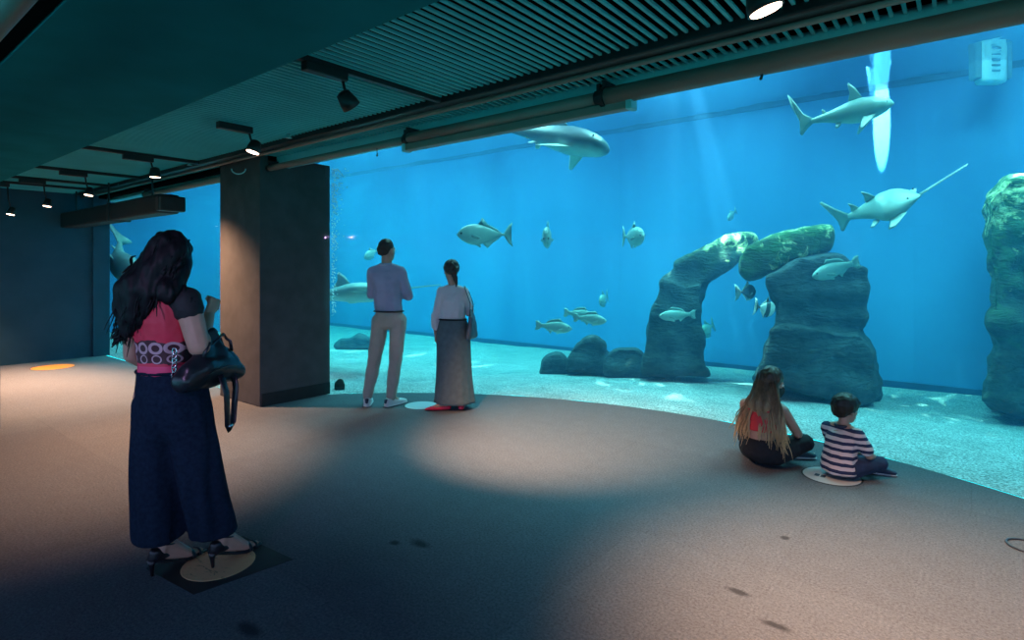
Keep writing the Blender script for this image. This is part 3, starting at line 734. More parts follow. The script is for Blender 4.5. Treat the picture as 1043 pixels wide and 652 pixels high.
# sharks
fish('shark', P(911, 105, 6.2), P(806, 128, 6.7), 'shark', .275, 'pale grey shark swimming up beside the bright light streak', 'shark', SG, bend=.10, m=md_, roll=.12)
fish('shark', P(958, 160, 8.6), P(1013, 154, 9.3), 'shark', .30, 'faint hazy shark above the long saw of the sawfish', 'shark', SG, bend=-.1, m=md_)
fish('shark', P(617, 150, 7.6), P(500, 128, 9.0), 'zebra', .40, 'broad shark with pale belly just under the blind bar', 'shark', SG, bend=.05, m=mz, roll=-.25)
fish('shark', P(133, 284, 10.0), P(113, 246, 11.4), 'shark', .46, 'pale shark turning in the left window beside the woman in red', 'shark', SG, bend=.55, m=md_, roll=.9)
# sawfish
def sawfish(nose, tail, tip, H, label, roll, bend, dors=.75):
    r = fish('sawfish', nose, tail, 'saw', H, label, 'sawfish', SG, bend=bend, m=msaw, roll=roll, dors=dors)
    inv = r.matrix_world.inverted(); a = V(((V(nose) - V(tail)).length / 2 - .05, 0, 0)); b = inv @ V(tip)
    bm = bmesh.new(); d = (b - a); n = d.normalized(); s = n.cross(V((0, 0, 1))).normalized(); w0, w1 = H * .075, H * .035
    tube(bm, [a, lerp(a, b, .3), lerp(a, b, .7), b], [w0, w0 * .85, w1 * 1.1, w1 * .7], 10, 0.4)
    for k in range(16):
        c = lerp(a, b, .12 + k * .055)
        for sg in (-1, 1): hull(bm, [(c + s * sg * w1 * .9, .004), (c + s * sg * (w1 + H * .09), .002)])
    obj('saw', bm, msaw, r, True)
sawfish(P(938, 199, 6.1), P(848, 226, 6.9), P(986, 167, 5.9), .32, 'sawfish climbing with its long thin saw above the arch', .6, -.12, .4)
sawfish(P(412, 294, 8.7), P(285, 306, 9.9), P(449, 290, 8.5), .34, 'sawfish gliding behind the standing man toward the woman', -.25, .04)
# bony fish
FG = 'silver fish swimming in the tank'
fish('silver_fish', P(465, 239, 8.0), P(522, 239, 8.3), 'jack', .30, 'big silver jack facing away from the arch, above the woman', 'fish', FG, m=mj, blen=.86)
fish('silver_fish', P(556, 245, 8.4), P(559, 236, 8.9), 'jack', .32, 'silver fish seen nearly head on between the jack and arch', 'fish', FG, m=mj, blen=.86)
fish('silver_fish', P(656, 241, 8.0), P(634, 241, 8.45), 'jack', .28, 'round silver fish with dark eye above the arch pillar', 'fish', FG, m=mj, blen=.86, wid=1.3)
fish('silver_fish', P(583, 335, 8.1), P(545, 331, 8.3), 'bass', .17, 'silver fish just above the dome boulder, lower of the school', 'fish', FG, m=ms, blen=.84)
fish('silver_fish', P(606, 323, 8.5), P(574, 318, 8.7), 'bass', .17, 'upper fish of the overlapping silver pair over the boulders', 'fish', FG, m=ms, blen=.84)
fish('silver_fish', P(618, 327, 8.0), P(584, 323, 8.2), 'bass', .16, 'front fish of the overlapping silver pair over the boulders', 'fish', FG, m=ms, blen=.84)
fish('silver_fish', P(671, 322, 7.6), P(709, 320, 7.7), 'bass', .15, 'silver fish passing before the left pillar of the arch', 'fish', FG, m=ms, blen=.84)
fish('silver_fish', P(827, 282, 6.7), P(876, 266, 6.8), 'bass', .19, 'pale silver fish in front of the dark layered block', 'fish', FG, m=ms, blen=.84)
fish('silver_fish', P(611, 309, 9.6), P(619, 301, 9.9), 'jack', .22, 'small pale fish alone above the overlapping pair', 'fish', FG, m=mj, blen=.84)
fish('silver_fish', P(715, 341, 9.8), P(727, 330, 10.0), 'jack', .26, 'faint hazy fish low in the opening of the arch', 'fish', FG, m=mj, blen=.84)
fish('dark_fish', P(770, 297, 8.0), P(748, 298, 8.0), 'jack', .21, 'dark round fish with pale tail inside the arch', 'fish', FG, m=mdark, blen=.70, finm=mpale)
fish('striped_fish', P(790, 316, 7.0), P(768, 312, 7.0), 'jack', .19, 'pale fish with dark bars inside the arch', 'fish', FG, m=mstr, blen=.80)
fish('silver_fish', P(371, 263, 10.2), P(386, 254, 10.6), 'jack', .17, 'small pale fish beside the head of the standing man', 'fish', FG, m=mj, blen=.84)
fish('silver_fish', P(741, 224, 9.6), P(750, 214, 9.8), 'jack', .13, 'tiny faint fish above the tip of the arch', 'fish', FG, m=mj, blen=.84)
# ================================================================== people
def skin_mat(name, col):
    m = simple(name, col, 0.5, var=0.06, scale=20); return m
M['skinA'] = skin_mat('skin_warm', (0.52, 0.29, 0.21)); M['skinB'] = skin_mat('skin_tan', (0.44, 0.24, 0.17))
M['hairblack'] = simple('black_hair', (0.007, 0.006, 0.009), 0.55, var=0.3, scale=30, spec=0.22)
M['hairdark'] = simple('dark_brown_hair', (0.02, 0.013, 0.010), 0.5, var=0.35, scale=60)
M['eyewhite'] = simple('eye_white', (0.75, 0.73, 0.70), 0.2, var=0.02); M['lips'] = simple('lips', (0.45, 0.14, 0.12), 0.4, var=0.05)
def wrinkle(amp, sc=(9, 9, 5), seed=0):
    def f(p, n):
        q = V((p.x * sc[0] + seed, p.y * sc[1], p.z * sc[2])); return amp * (noise.noise(q) + 0.5 * noise.noise(q * 2.3))
    return f
def head_balls(c, s=1.0, yaw=0, pitch=0, roll=0):
    R = Euler((pitch, roll, yaw), 'XYZ').to_matrix(); c = V(c)
    T = lambda p: c + R @ (V(p) * s)
    r = lambda a, b, d: (a * s, b * s, d * s)
    out = [[(T((0, -.012, .030)), r(.074, .094, .094), R)],
           [(T((0, .020, -.015)), r(.066, .074, .080), R), (T((0, .042, -.082)), r(.040, .044, .034), R)],
           [(T((0, .088, .012)), .010 * s), (T((0, .108, -.024)), .013 * s)],
           [(T((-.012, .096, -.032)), .009 * s), (T((.012, .096, -.032)), .009 * s)],
           [(T((0, .083, -.062)), r(.022, .012, .010), R)]]
    for sx in (-1, 1):
        out.append([(T((sx * .074, -.006, .004)), r(.009, .020, .022), R), (T((sx * .074, .000, -.026)), r(.008, .012, .014), R)])
        out.append([(T((sx * .035, .072, .030)), r(.020, .012, .008), R)])
    return out, T, R
def face_parts(root, T, s):
    for sx in (-1, 1):
        bm = bmesh.new(); sphere(bm, T((sx * .032, .080, .010)), .0125 * s, 2); e = obj('eye', bm, M['eyewhite'], root, True)
        bm = bmesh.new(); sphere(bm, T((sx * .032, .0885, .010)), .006 * s, 2); obj('iris', bm, M['hairblack'], e, True)
    bm = bmesh.new(); hull(bm, [(T((-.018, .091, -.063)), .005 * s), (T((.018, .091, -.063)), .005 * s), (T((0, .096, -.062)), .006 * s)]); obj('lips', bm, M['lips'], root, True)
def hand_balls(w, fd, pn, side, s=1.0, curl=0.35, thumb=0.6):
    """palm and five separate fingers; fd = finger direction, pn = palm normal, side = +1 when the thumb lies on fd x pn"""
    w = V(w); fd = V(fd).normalized(); pn = V(pn); pn = (pn - fd * pn.dot(fd)).normalized(); lt = fd.cross(pn) * side
    out = []; k = lambda f, l, n=0: w + fd * (f * s) + lt * (l * s) + pn * (n * s)
    out.append([(k(.005, -.018), .015 * s), (k(.005, .018), .015 * s), (k(.082, -.032), .011 * s), (k(.088, .030), .012 * s)])
    for l, ln, r in ((.033, .070, .0080), (.011, .080, .0083), (-.012, .074, .0080), (-.034, .058, .0070)):
        p = k(.085, l); ang = 0.12; r *= s
        dirn = fd + lt * (l * 2.2)
        for j, fr in enumerate((.45, .32, .23)):
            ang += curl * (1.0, 1.25, 0.9)[j]
            d = (dirn.normalized() * math.cos(ang) + pn * math.sin(ang)); q = p + d * (ln * fr * s)
            out.append([(p, r * (1.08 - .08 * j)), (q, r * (1.0 - .09 * j))]); p = q
    p = k(.020, .026, .004); d = (fd * .65 + lt * .75 + pn * .25).normalized()
    for j, ln in enumerate((.042, .032, .026)):
        q = p + d * (ln * s); out.append([(p, .0115 * s * (1 - .1 * j)), (q, .0105 * s * (1 - .1 * j))]); p = q
        d = (d + fd * .35 + pn * thumb * .45 - lt * .15).normalized()
    return out
def limb(a, b, ra, rb): return [(a, ra), (b, rb)]
def strand_hair(name, starts, m, parent, r0=0.010, n=5):
    bm = bmesh.new()
    for pts in starts:
        k = len(pts); tube(bm, pts, [r0 * (1.0 if i < k * .6 else max(.15, 1 - (i - k * .6) / (k * .42))) * (0.55 if i == 0 else 1) for i in range(k)], n, .6)
    return obj(name, bm, m, parent, True)
def sweep(name, pts, r, m, parent, n=8, flat=1.0, closed=False):
    bm = bmesh.new(); tube(bm, pts, r, n, flat, closed); return obj(name, bm, m, parent, True)
def loft(name, rings, m, parent, thick=0.004, cap=False, smooth=True):
    bm = bmesh.new(); R = [[bm.verts.new(p) for p in r] for r in rings]; n = len(R[0])
    for A, B in zip(R, R[1:]):
        for k in range(n): bm.faces.new((A[k], A[(k + 1) % n], B[(k + 1) % n], B[k]))
    if cap: bm.faces.new(R[0][::-1]); bm.faces.new(R[-1])
    else:
        bm.normal_update()
        inn = [[bm.verts.new(v.co - v.normal * thick) for v in r] for r in R]
        for A, B in zip(inn, inn[1:]):
            for k in range(n): bm.faces.new((A[k], B[k], B[(k + 1) % n], A[(k + 1) % n]))
        for A, B in ((R[0], inn[0]), (R[-1], inn[-1])):
            for k in range(n): bm.faces.new((A[k], A[(k + 1) % n], B[(k + 1) % n], B[k]))
    return obj(name, bm, m, parent, smooth)
def ell(c, rx, ry, n=40, folds=0, fa=0.0, ph=0.0, yaw=0.0):
    o = []
    for k in range(n):
        a = 2 * PI * k / n; f = 1 + fa * (math.sin(folds * a + ph) + 0.5 * math.sin((folds * 2 + 1) * a + 2 * ph))
        x, y = rx * f * math.cos(a), ry * f * math.sin(a)
        o.append(V((c[0] + x * math.cos(yaw) - y * math.sin(yaw), c[1] + x * math.sin(yaw) + y * math.cos(yaw), c[2])))
    return o

# ------------------------------------------------------------------ woman at the left (from behind), red top, wide trousers
def woman_front():
    g = floorP(190, 580); U = V((-.026, -.021, 0)); R0 = empty('person', g, TH - math.radians(9), 'woman from behind in red top and wide dark trousers', 'person')
    H = V((-.050, -.036, 1.545))
    hb, T, HR = head_balls(H, .94, yaw=0.35, pitch=-.05)
    neck = V((-.060, -.052, 1.40)) + U * .6; chest = V((-.06, -.045, 1.24)) + U; waist = V((-.05, -.02, 1.02)) + U; pel = V((-.035, 0, .90)) + U
    shL, shR = V((-.21, -.05, 1.34)) + U, V((.09, -.06, 1.34)) + U
    elR, wrR = V((.150, -.05, 1.120)) + U, V((.040, .165, 1.245)) + U; elL, wrL = V((-.25, -.01, 1.06)) + U, V((-.18, .15, .92)) + U
    hL, hR = V((-.165, -.03, .86)), V((.025, -.02, .86)); kL, kR = V((-.14, -.03, .50)), V((.085, .035, .50)); aL, aR = V((-.101, -.03, .135)), V((.139, .085, .135))
    B = hb + [[(neck, .050), (V(H) + V((0, -.02, -.06)), .050)],
        [(chest + V((0, 0, .10)), (.145, .085, .05)), (chest, (.135, .100, .08))], [(chest, (.135, .10, .08)), (waist, (.115, .092, .06))], [(waist, (.115, .092, .06)), (pel, (.155, .12, .09))],
        [(neck, .05), (shL, .048)], [(neck, .05), (shR, .048)],
        limb(shL, elL, .050, .040), limb(elL, wrL, .038, .025), limb(shR, elR, .062, .052), limb(elR, wrR, .050, .029),
        limb(hL, kL, .085, .055), limb(kL, aL, .052, .036), limb(hR, kR, .085, .055), limb(kR, aR, .052, .036)]
    tl = {}
    for s, a, yw in ((-1, aL, -.30), (1, aR, -.32)):
        f = V((math.sin(-yw), math.cos(yw), 0)); tl[s] = (a, f)
        heel = a + V((0, 0, -.045)) - f * .02; ball = V((a.x, a.y, 0)) + f * .125 + V((0, 0, .030)); toe = V((a.x, a.y, 0)) + f * .185 + V((0, 0, .024))
        B += [[(a, .036), (heel, .029)], [(a + f * .01, .034), (ball, (.036, .036, .016))], [(heel, .028), (ball, (.036, .036, .016))], [(ball, (.036, .03, .015)), (toe, (.027, .02, .010))]]
    B += hand_balls(wrR + V((0, 0.0, .01)), (.25, .35, 1), (-.9, .2, .2), -1, .92, 1.15, 1.3)
    B += hand_balls(wrL, (.4, .7, -.5), (.6, -.2, .3), -1, .90, .5)
    body = skin('body', B, M['skinA'], R0, .0055, 4)
    face_parts(R0, T, .94)
    # hair: a full cap and long wavy locks over the back, more on her left
    rr = random.Random(11)
    skin('hair', [[(T((0, -.022, .045)), (.095, .108, .094))], [(T((0, -.05, .02)), (.094, .085, .09)), (U + V((-.095, -.135, 1.40)), (.125, .065, .08))],
                  [(U + V((-.095, -.135, 1.40)), (.125, .065, .08)), (U + V((-.135, -.13, 1.29)), (.105, .055, .09))], [(U + V((-.135, -.13, 1.29)), (.10, .05, .09)), (U + V((-.15, -.125, 1.22)), (.06, .04, .05))],
                  [(T((-.07, .0, 0)), (.045, .06, .07)), (U + V((-.14, -.07, 1.34)), (.055, .06, .08))], [(T((.055, -.03, -.02)), (.045, .06, .06)), (U + V((.04, -.125, 1.385)), (.065, .055, .06))]],
         M['hairblack'], R0, .009, 3, lambda p, n: .016 * noise.noise(V((p.x * 22, p.y * 22, p.z * 9))) + .006 * noise.noise(V((p.x * 60, p.y * 60, p.z * 16))))
    st = []
    for i in range(250):
        a = rr.uniform(-.15, PI + .15); u = rr.random(); s0 = T((.088 * math.cos(a), -.022 - .09 * math.sin(a) * rr.uniform(.6, 1), .03 + rr.uniform(-.05, .07)))
        side = math.cos(a)
        end = U + V((-.085 + .125 * side + rr.gauss(0, .026), -.15 + .04 * abs(side) + rr.gauss(0, .02), lerp(1.32, 1.18, max(0, -side * .6 + .45)) + rr.gauss(0, .035) + (.06 if side > .4 else 0)))
        mid = lerp(s0, end, .45) + V((side * .03 + (.01 if side < 0 else -.005), -.03, .03)); ph = rr.uniform(0, 6); am = rr.uniform(.007, .02); fq = rr.uniform(2.0, 3.4); pts = []
        for k in range(15):
            t = k / 14; p = s0 * (1 - t) ** 2 + mid * (2 * t * (1 - t)) + end * t * t; q = am * t ** .7
            pts.append(p + V((math.sin(ph + fq * 2 * PI * t), math.cos(ph * 1.3 + fq * 2 * PI * t) * .7, .4 * math.sin(ph + fq * 2 * PI * t + 1))) * q)
        st.append(pts)
    # stray curls at the sides
    for sgn, z0, n_ in ((1, 1.40, 9), (-1, 1.24, 12), (-1, 1.54, 3)):
        for i in range(n_):
            b = U + (V((.085, -.09, z0 + rr.uniform(-.02, .02))) if sgn > 0 else V((-.215 if z0 < 1.4 else -.155, -.09, z0 + rr.uniform(-.05, .04))))
            ph = rr.uniform(0, 6)
            st.append([b + V((sgn * (.008 * k), 0, -.010 * k)) + V((math.sin(ph + k * .9), math.cos(ph + k * .9), .5 * math.sin(k * 1.3))) * .011 for k in range(9)])
    strand_hair('hair_locks', st, M['hairblack'], R0, .0085)
    # red top: back cut open to a printed band, bright waistband
    m, nt, b = mat('red_printed_top'); co = nt.coords(); sp = nt.new('ShaderNodeSeparateXYZ'); nt.link(co, sp.inputs[0])
    X_, Z_ = sp.outputs[0], sp.outputs[2]
    red = nt.ramp(nt.noise(9, co, 3), [(.3, (.55, .012, .04)), (.7, (.75, .03, .08))])
    fx = nt.math('SUBTRACT', nt.math('FRACT', nt.math('DIVIDE', nt.math('ADD', X_, 1.0), .066)), .5)
    dz = nt.math('DIVIDE', nt.math('SUBTRACT', Z_, 1.115), .085); dx = nt.math('MULTIPLY', fx, .72)
    d = nt.math('SQRT', nt.math('ADD', nt.math('MULTIPLY', dx, dx), nt.math('MULTIPLY', dz, dz)))
    ring = nt.math('LESS_THAN', nt.math('ABSOLUTE', nt.math('SUBTRACT', d, .27)), .075)
    dz2 = nt.math('DIVIDE', nt.math('SUBTRACT', Z_, 1.062), .085); d2 = nt.math('SQRT', nt.math('ADD', nt.math('MULTIPLY', dx, dx), nt.math('MULTIPLY', dz2, dz2)))
    ring2 = nt.math('LESS_THAN', nt.math('ABSOLUTE', nt.math('SUBTRACT', d2, .22)), .035); ring = nt.math('MAXIMUM', ring, ring2)
    band = nt.math('MULTIPLY', nt.math('GREATER_THAN', nt.math('ADD', Z_, nt.math('MULTIPLY', nt.noise(14, co), .05)), 1.065), nt.math('LESS_THAN', nt.math('ADD', Z_, nt.math('MULTIPLY', nt.noise(11, co), .07)), 1.178))
    c = nt.mix(nt.math('MULTIPLY', band, .93), red, (.02, .012, .02)); c = nt.mix(nt.math('MULTIPLY', ring, nt.math('GREATER_THAN', Z_, 1.035)), c, (.55, .34, .40))
    c = nt.mix(nt.math('LESS_THAN', Z_, 1.028), c, (.80, .05, .16))
    nt.link(c, b.inputs['Base Color']); b.inputs['Roughness'].default_value = .55
    skin('top', [[(chest + V((0, -.005, .085)), (.148, .088, .05)), (chest, (.146, .112, .08))], [(chest, (.146, .112, .08)), (waist + V((0, 0, .02)), (.132, .110, .05))], [(waist + V((0, 0, .03)), (.132, .11, .05)), (waist + V((0, 0, -.03)), (.140, .116, .03))],
                 [(neck + V((0, 0, -.05)), .055), (shL + V((.04, 0, -.01)), .056)], [(neck + V((0, 0, -.05)), .055), (shR + V((-.05, 0, -.01)), .056)]], m, R0, .007, 4, wrinkle(.006, (14, 14, 10)))
    M['blackcloth'] = simple('black_cloth', (.012, .012, .016), .75, var=.25, scale=40)
    for s, sh, el in ((-1, shL, elL), (1, shR, elR)):
        skin('sleeve', [[(sh + V((-s * .045, 0, .006)), .060), (sh, .069)], [(sh, .069), (lerp(sh, el, .20), .071)]], M['blackcloth'], R0, .007, 3, wrinkle(.004, (20, 20, 20)))
    # wide trousers
    M['navytrouser'] = simple('dark_navy_cloth', (.010, .021, .042), .9, spec=.1, var=.25, scale=50, bump=.25, bscale=300)
    bm = bmesh.new()
    hull(bm, [(U + V((-.05, -.015, .995)), (.148, .117, .02)), (pel, (.178, .146, .05))]); hull(bm, [(pel, (.178, .146, .05)), (U + V((-.02, .005, .80)), (.180, .148, .04))])
    for s, hp, an, w0, w1 in ((-1, hL + V((.015, 0, 0)), aL + V((-.018, -.010, 0)), .106, .118), (1, hR + V((-.01, 0, 0)), aR + V((-.035, -.025, 0)), .108, .120)):
        hull(bm, [(U + V((-.02, .005, .82)), (.176, .146, .04)), (V((lerp(hp.x, an.x, .3), lerp(hp.y, an.y, .3), .63)), (lerp(w0, w1, .3) * .9, lerp(w0, w1, .3) * .97, .03))])
        pr = None
        for i in range(7):
            t = i / 6; c = V((lerp(hp.x, an.x, t), lerp(hp.y, an.y, t), lerp(.84, .165, t))); w = lerp(w0, w1, t ** 1.1); cur = (c, (w * .96, w * 1.02, .012 if i else .05))
            if pr: hull(bm, [pr, cur])
            pr = cur
    def folds(p, n):
        if p.z > .93: return .002 * noise.noise(p * 25)
        t = sstep(.9, .2, p.z); a = math.atan2(p.y, p.x - (-.135 if p.x < -.02 else .09))
        return (1 - abs(n.z)) * (.012 * t * math.sin(a * 5 + 2 * noise.noise(p * 3)) + .009 * noise.noise(V((p.x * 12, p.y * 12, p.z * 3.5))))
    obj('trousers', remesh(bm, .009, 12, folds), M['navytrouser'], R0, True)
    sweep('waistband', [V(p) for p in ell((-.076, -.036, .992), .143, .112, 40)], .008, M['navytrouser'], R0, 6, 1, True)
    # heeled sandals
    M['shoeblack'] = simple('black_leather', (.012, .010, .014), .3, var=.2)
    for s in (-1, 1):
        a, f = tl[s]; ft = V((a.x, a.y, 0)); sd = V((f.y, -f.x, 0))
        bm = bmesh.new()
        hull(bm, [(ft - f * .045 + V((0, 0, .085)), .030), (ft - f * .042 + V((0, 0, .115)), (.03, .028, .02)), (ft - f * .0 + V((0, 0, .076)), (.034, .034, .010))])
        sh = obj('shoe', remesh(bm, .005, 2), M['shoeblack'], R0, True)
        bm = bmesh.new(); tube(bm, [ft - f * .058 + V((0, 0, .085)), ft - f * .060 + V((0, 0, .05)), ft - f * .056 + V((0, 0, .001))], [.024, .012, .0065], 10); obj('heel', bm, M['shoeblack'], sh, True)
        bm = bmesh.new(); hull(bm, [(ft - f * .03 + V((0, 0, .068)), (.028, .028, .006)), (ft + f * .05 + V((0, 0, .032)), (.026, .026, .006))]); hull(bm, [(ft + f * .05 + V((0, 0, .032)), (.027, .027, .006)), (ft + f * .125 + V((0, 0, .009)), (.040, .040, .007))]); hull(bm, [(ft + f * .125 + V((0, 0, .009)), (.040, .04, .007)), (ft + f * .205 + V((0, 0, .009)), (.022, .022, .007))]); obj('sole', bm, M['shoeblack'], sh, True)
        sweep('toe_strap', [ft + f * .135 + sd * (.042 * math.cos(q)) + V((0, 0, .012 + .038 * math.sin(q))) for q in [k * PI / 10 for k in range(11)]], .011, M['shoeblack'], sh, 8, .5)
        sweep('toe_strap', [ft + f * .175 + sd * (.034 * math.cos(q)) + V((0, 0, .010 + .030 * math.sin(q))) for q in [k * PI / 10 for k in range(11)]], .008, M['shoeblack'], sh, 8, .5)
        sweep('ankle_strap', [a + f * (.042 * math.sin(q) + .004) + sd * (.040 * math.cos(q)) + V((0, 0, .002 - .014 * math.sin(q))) for q in [k * 2 * PI / 24 for k in range(24)]], .006, M['shoeblack'], sh, 8, .6, True)
    return R0
wf = woman_front()
# her handbag, hung from the bent right arm
def handbag():
    R0 = empty('handbag', (0, 0, 0), 0, 'large black leather handbag hanging from the arm of the woman in red', 'handbag'); R0.location = wf.location; R0.rotation_euler = wf.rotation_euler
    M['bag'] = simple('soft_black_leather', (.012, .014, .020), .32, var=.3, scale=9, bump=.3, bscale=25)
    c = V((.140, -.012, 1.005))
    bm = bmesh.new()
    hull(bm, [(c + V((-.035, -.14, -.04)), (.060, .04, .055)), (c + V((.02, .15, -.04)), (.065, .045, .055)), (c + V((-.01, 0, .01)), (.085, .15, .06))])
    hull(bm, [(c + V((-.02, -.12, .0)), (.05, .04, .05)), (c + V((.02, .12, .0)), (.05, .05, .05)), (c + V((-.005, .01, .115)), (.028, .085, .02))])
    hull(bm, [(c + V((-.005, .01, .10)), (.026, .09, .02)), (c + V((-.01, .02, .185)), (.018, .045, .012))])
    def d(p, n): return .010 * noise.noise(V((p.x * 10, p.y * 16, p.z * 5))) + .006 * math.sin(p.y * 70 + 5 * noise.noise(p * 6)) * sstep(.98, 1.1, p.z)
    body = obj('bag_body', remesh(bm, .008, 4, d), M['bag'], R0, True)
    sweep('zip_seam', [c + V((.072, lerp(-.12, .15, k / 8), -.012 + .02 * math.sin(k / 8 * PI))) for k in range(9)], .004, M['shoeblack'], body)
    tops = V((.100, .035, 1.165))
    sweep('handle', [c + V((-.01, -.09, .07)), c + V((-.03, -.06, .13)), tops + V((-.01, -.05, -.02)), tops + V((-.02, .0, .035)), tops + V((0, .05, -.01)), c + V((0, .07, .14)), c + V((.0, .10, .08))], .011, M['bag'], R0, 8, .6)
    sweep('handle', [c + V((.03, -.09, .07)), c + V((.03, -.05, .13)), tops + V((.045, -.04, -.04)), tops + V((.06, .02, .0)), tops + V((.05, .06, -.03)), c + V((.035, .10, .12)), c + V((.03, .12, .07))], .010, M['bag'], R0, 8, .6)
    # long strap hanging down, with clip
    M['steel'] = simple('bright_steel', (.6, .6, .62), .25, metal=1, var=.05)
    stp = sweep('shoulder_strap', [c + V((.055, .0, -.03)), c + V((.080, .01, -.12)), c + V((.078, .02, -.28)), c + V((.074, .045, -.31)), c + V((.072, .07, -.28)), c + V((.070, .095, -.11)), c + V((.05, .10, -.02))], .021, M['bag'], R0, 8, .35)
    bm = bmesh.new(); hull(bm, [(c + V((.082, .03, -.29)), .008), (c + V((.080, .06, -.29)), .007)]); obj('buckle', bm, M['steel'], stp, True)
    bm = bmesh.new()
    for k in range(7):
        q = c + V((-.085 - .004 * k, -.135 + .004 * k, .10 - .022 * k)); tube(bm, [q + V((.011 * math.cos(t), .006 * math.sin(t) * (k % 2), .015 * math.sin(t))) for t in [j * PI / 5 for j in range(10)]], .0035, 6, 1, True)
    obj('chain', bm, M['steel'], R0, True)
handbag()

# ------------------------------------------------------------------ man standing, arms folded
def man():
    g = floorP(392, 413); R0 = empty('person', g, TH - math.radians(4), 'man from behind in mauve shirt and beige trousers with folded arms', 'person')
    H = (.02, .02, 1.675); hb, T, HR = head_balls(H, 1.0, yaw=-.45, pitch=-.03)
    neck = V((.02, -.005, 1.53)); chest = V((.02, 0, 1.36)); waist = V((.035, .005, 1.10)); pel = V((.05, 0, .97))
    shL, shR = V((-.140, 0, 1.455)), V((.182, -.01, 1.455)); elL, wrL = V((-.182, .10, 1.19)), V((.06, .23, 1.23)); elR, wrR = V((.238, .07, 1.18)), V((-.02, .26, 1.26))
    hL, hR = V((-.045, 0, .92)), V((.145, 0, .92)); kL, kR = V((-.125, .03, .49)), V((.110, .03, .49)); aL, aR = V((-.185, -.02, .085)), V((.075, -.02, .085))
    B = hb + [[(neck, .056), (V(H) + V((0, -.02, -.05)), .056)], [(chest + V((0, 0, .08)), (.13, .085, .05)), (chest, (.15, .11, .08))], [(chest, (.16, .115, .08)), (waist, (.135, .10, .06))], [(waist, (.135, .10, .06)), (pel, (.15, .115, .08))],
        [(neck + V((0, 0, -.03)), .042), (shL, .042)], [(neck + V((0, 0, -.03)), .042), (shR, .042)], limb(shL, elL, .046, .043), limb(elL, wrL, .041, .028), limb(shR, elR, .046, .043), limb(elR, wrR, .041, .028),
        limb(hL, kL, .085, .055), limb(kL, aL, .052, .038), limb(hR, kR, .085, .055), limb(kR, aR, .052, .038)]
    tl = []
    for a, yw in ((aL, .20), (aR, -.55)):
        f = V((math.sin(-yw), math.cos(yw), 0)); tl.append((a, f)); ft = V((a.x, a.y, 0))
        B += [[(a, .038), (ft - f * .045 + V((0, 0, .035)), .028)], [(a, .036), (ft + f * .13 + V((0, 0, .03)), (.04, .04, .02))], [(ft - f * .045 + V((0, 0, .035)), .028), (ft + f * .17 + V((0, 0, .026)), (.036, .036, .016))]]
    B += hand_balls(wrL, (1, -.1, .1), (0, -1, 0), 1, 1, .5) + hand_balls(wrR, (-1, -.25, .0), (0, -1, .1), -1, 1, .5)
    skin('body', B, M['skinB'], R0, .006, 4); face_parts(R0, T, 1.0)
    skin('hair', [[(T((0, -.024, .052)), (.083, .098, .082))], [(T((0, -.055, .02)), (.074, .058, .06)), (T((0, -.065, -.03)), (.058, .036, .03))]], M['hairdark'], R0, .007, 2, lambda p, n: .007 * noise.noise(p * 55) + .004 * noise.noise(p * 110))
    M['mauve'] = simple('mauve_shirt_cotton', (.34, .33, .45), .85, var=.08, scale=8)
    B = [[(chest + V((0, 0, .075)), (.160, .102, .05)), (chest, (.165, .125, .08))], [(chest, (.165, .125, .08)), (waist + V((0, 0, .01)), (.158, .118, .05))], [(waist, (.158, .118, .04)), (V((.042, 0, 1.03)), (.150, .114, .03))],
         [(neck + V((0, 0, -.025)), .060), (shL, .056)], [(neck + V((0, 0, -.025)), .060), (shR, .056)], limb(shL, elL, .060, .054), limb(elL, lerp(elL, wrL, .8), .054, .042), limb(shR, elR, .060, .054), limb(elR, lerp(elR, wrR, .8), .054, .042)]
    B.append([(shL, .055), (shR, .055), (chest, (.163, .122, .08)), (neck + V((0, 0, -.03)), .058)])
    sh = skin('shirt', B, M['mauve'], R0, .008, 12, wrinkle(.009, (8, 8, 9)))
    sweep('collar', ell((.02, -.002, 1.525), .068, .066, 28), .017, M['mauve'], sh, 8, 1, True)
    M['beige'] = simple('beige_trouser_cotton', (.50, .39, .33), .85, var=.07, scale=8)
    B = [[(V((.042, 0, 1.015)), (.148, .112, .02)), (pel, (.154, .126, .06))], [(pel, (.154, .126, .06)), (V((.05, 0, .88)), (.158, .128, .06))],
         limb(hL, kL, .098, .074), limb(kL, aL + V((0, 0, .02)), .074, .058), limb(hR, kR, .098, .074), limb(kR, aR + V((0, 0, .02)), .074, .058)]
    skin('trousers', B, M['beige'], R0, .008, 8, wrinkle(.010, (12, 12, 8), 3))
    M['beltbrown'] = simple('dark_belt_leather', (.03, .02, .018), .4)
    sweep('belt', ell((.042, 0, 1.022), .151, .115, 40), .019, M['beltbrown'], R0, 8, .45, True)
    M['whiteshoe'] = simple('white_sneaker_leather', (.72, .70, .70), .5, var=.04); M['navypatch'] = simple('navy_heel_patch', (.02, .03, .07), .5)
    for a, f in tl:
        ft = V((a.x, a.y, 0)); bm = bmesh.new()
        hull(bm, [(ft - f * .05 + V((0, 0, .035)), (.037, .037, .03)), (ft - f * .04 + V((0, 0, .075)), (.040, .040, .02)), (ft + f * .03 + V((0, 0, .07)), (.038, .038, .02))]); hull(bm, [(ft - f * .05 + V((0, 0, .03)), (.037, .037, .026)), (ft + f * .05 + V((0, 0, .055)), (.042, .042, .025)), (ft + f * .14 + V((0, 0, .034)), (.046, .046, .028)), (ft + f * .19 + V((0, 0, .026)), (.036, .036, .02))])
        s = obj('shoe', remesh(bm, .006, 2), M['whiteshoe'], R0, True)
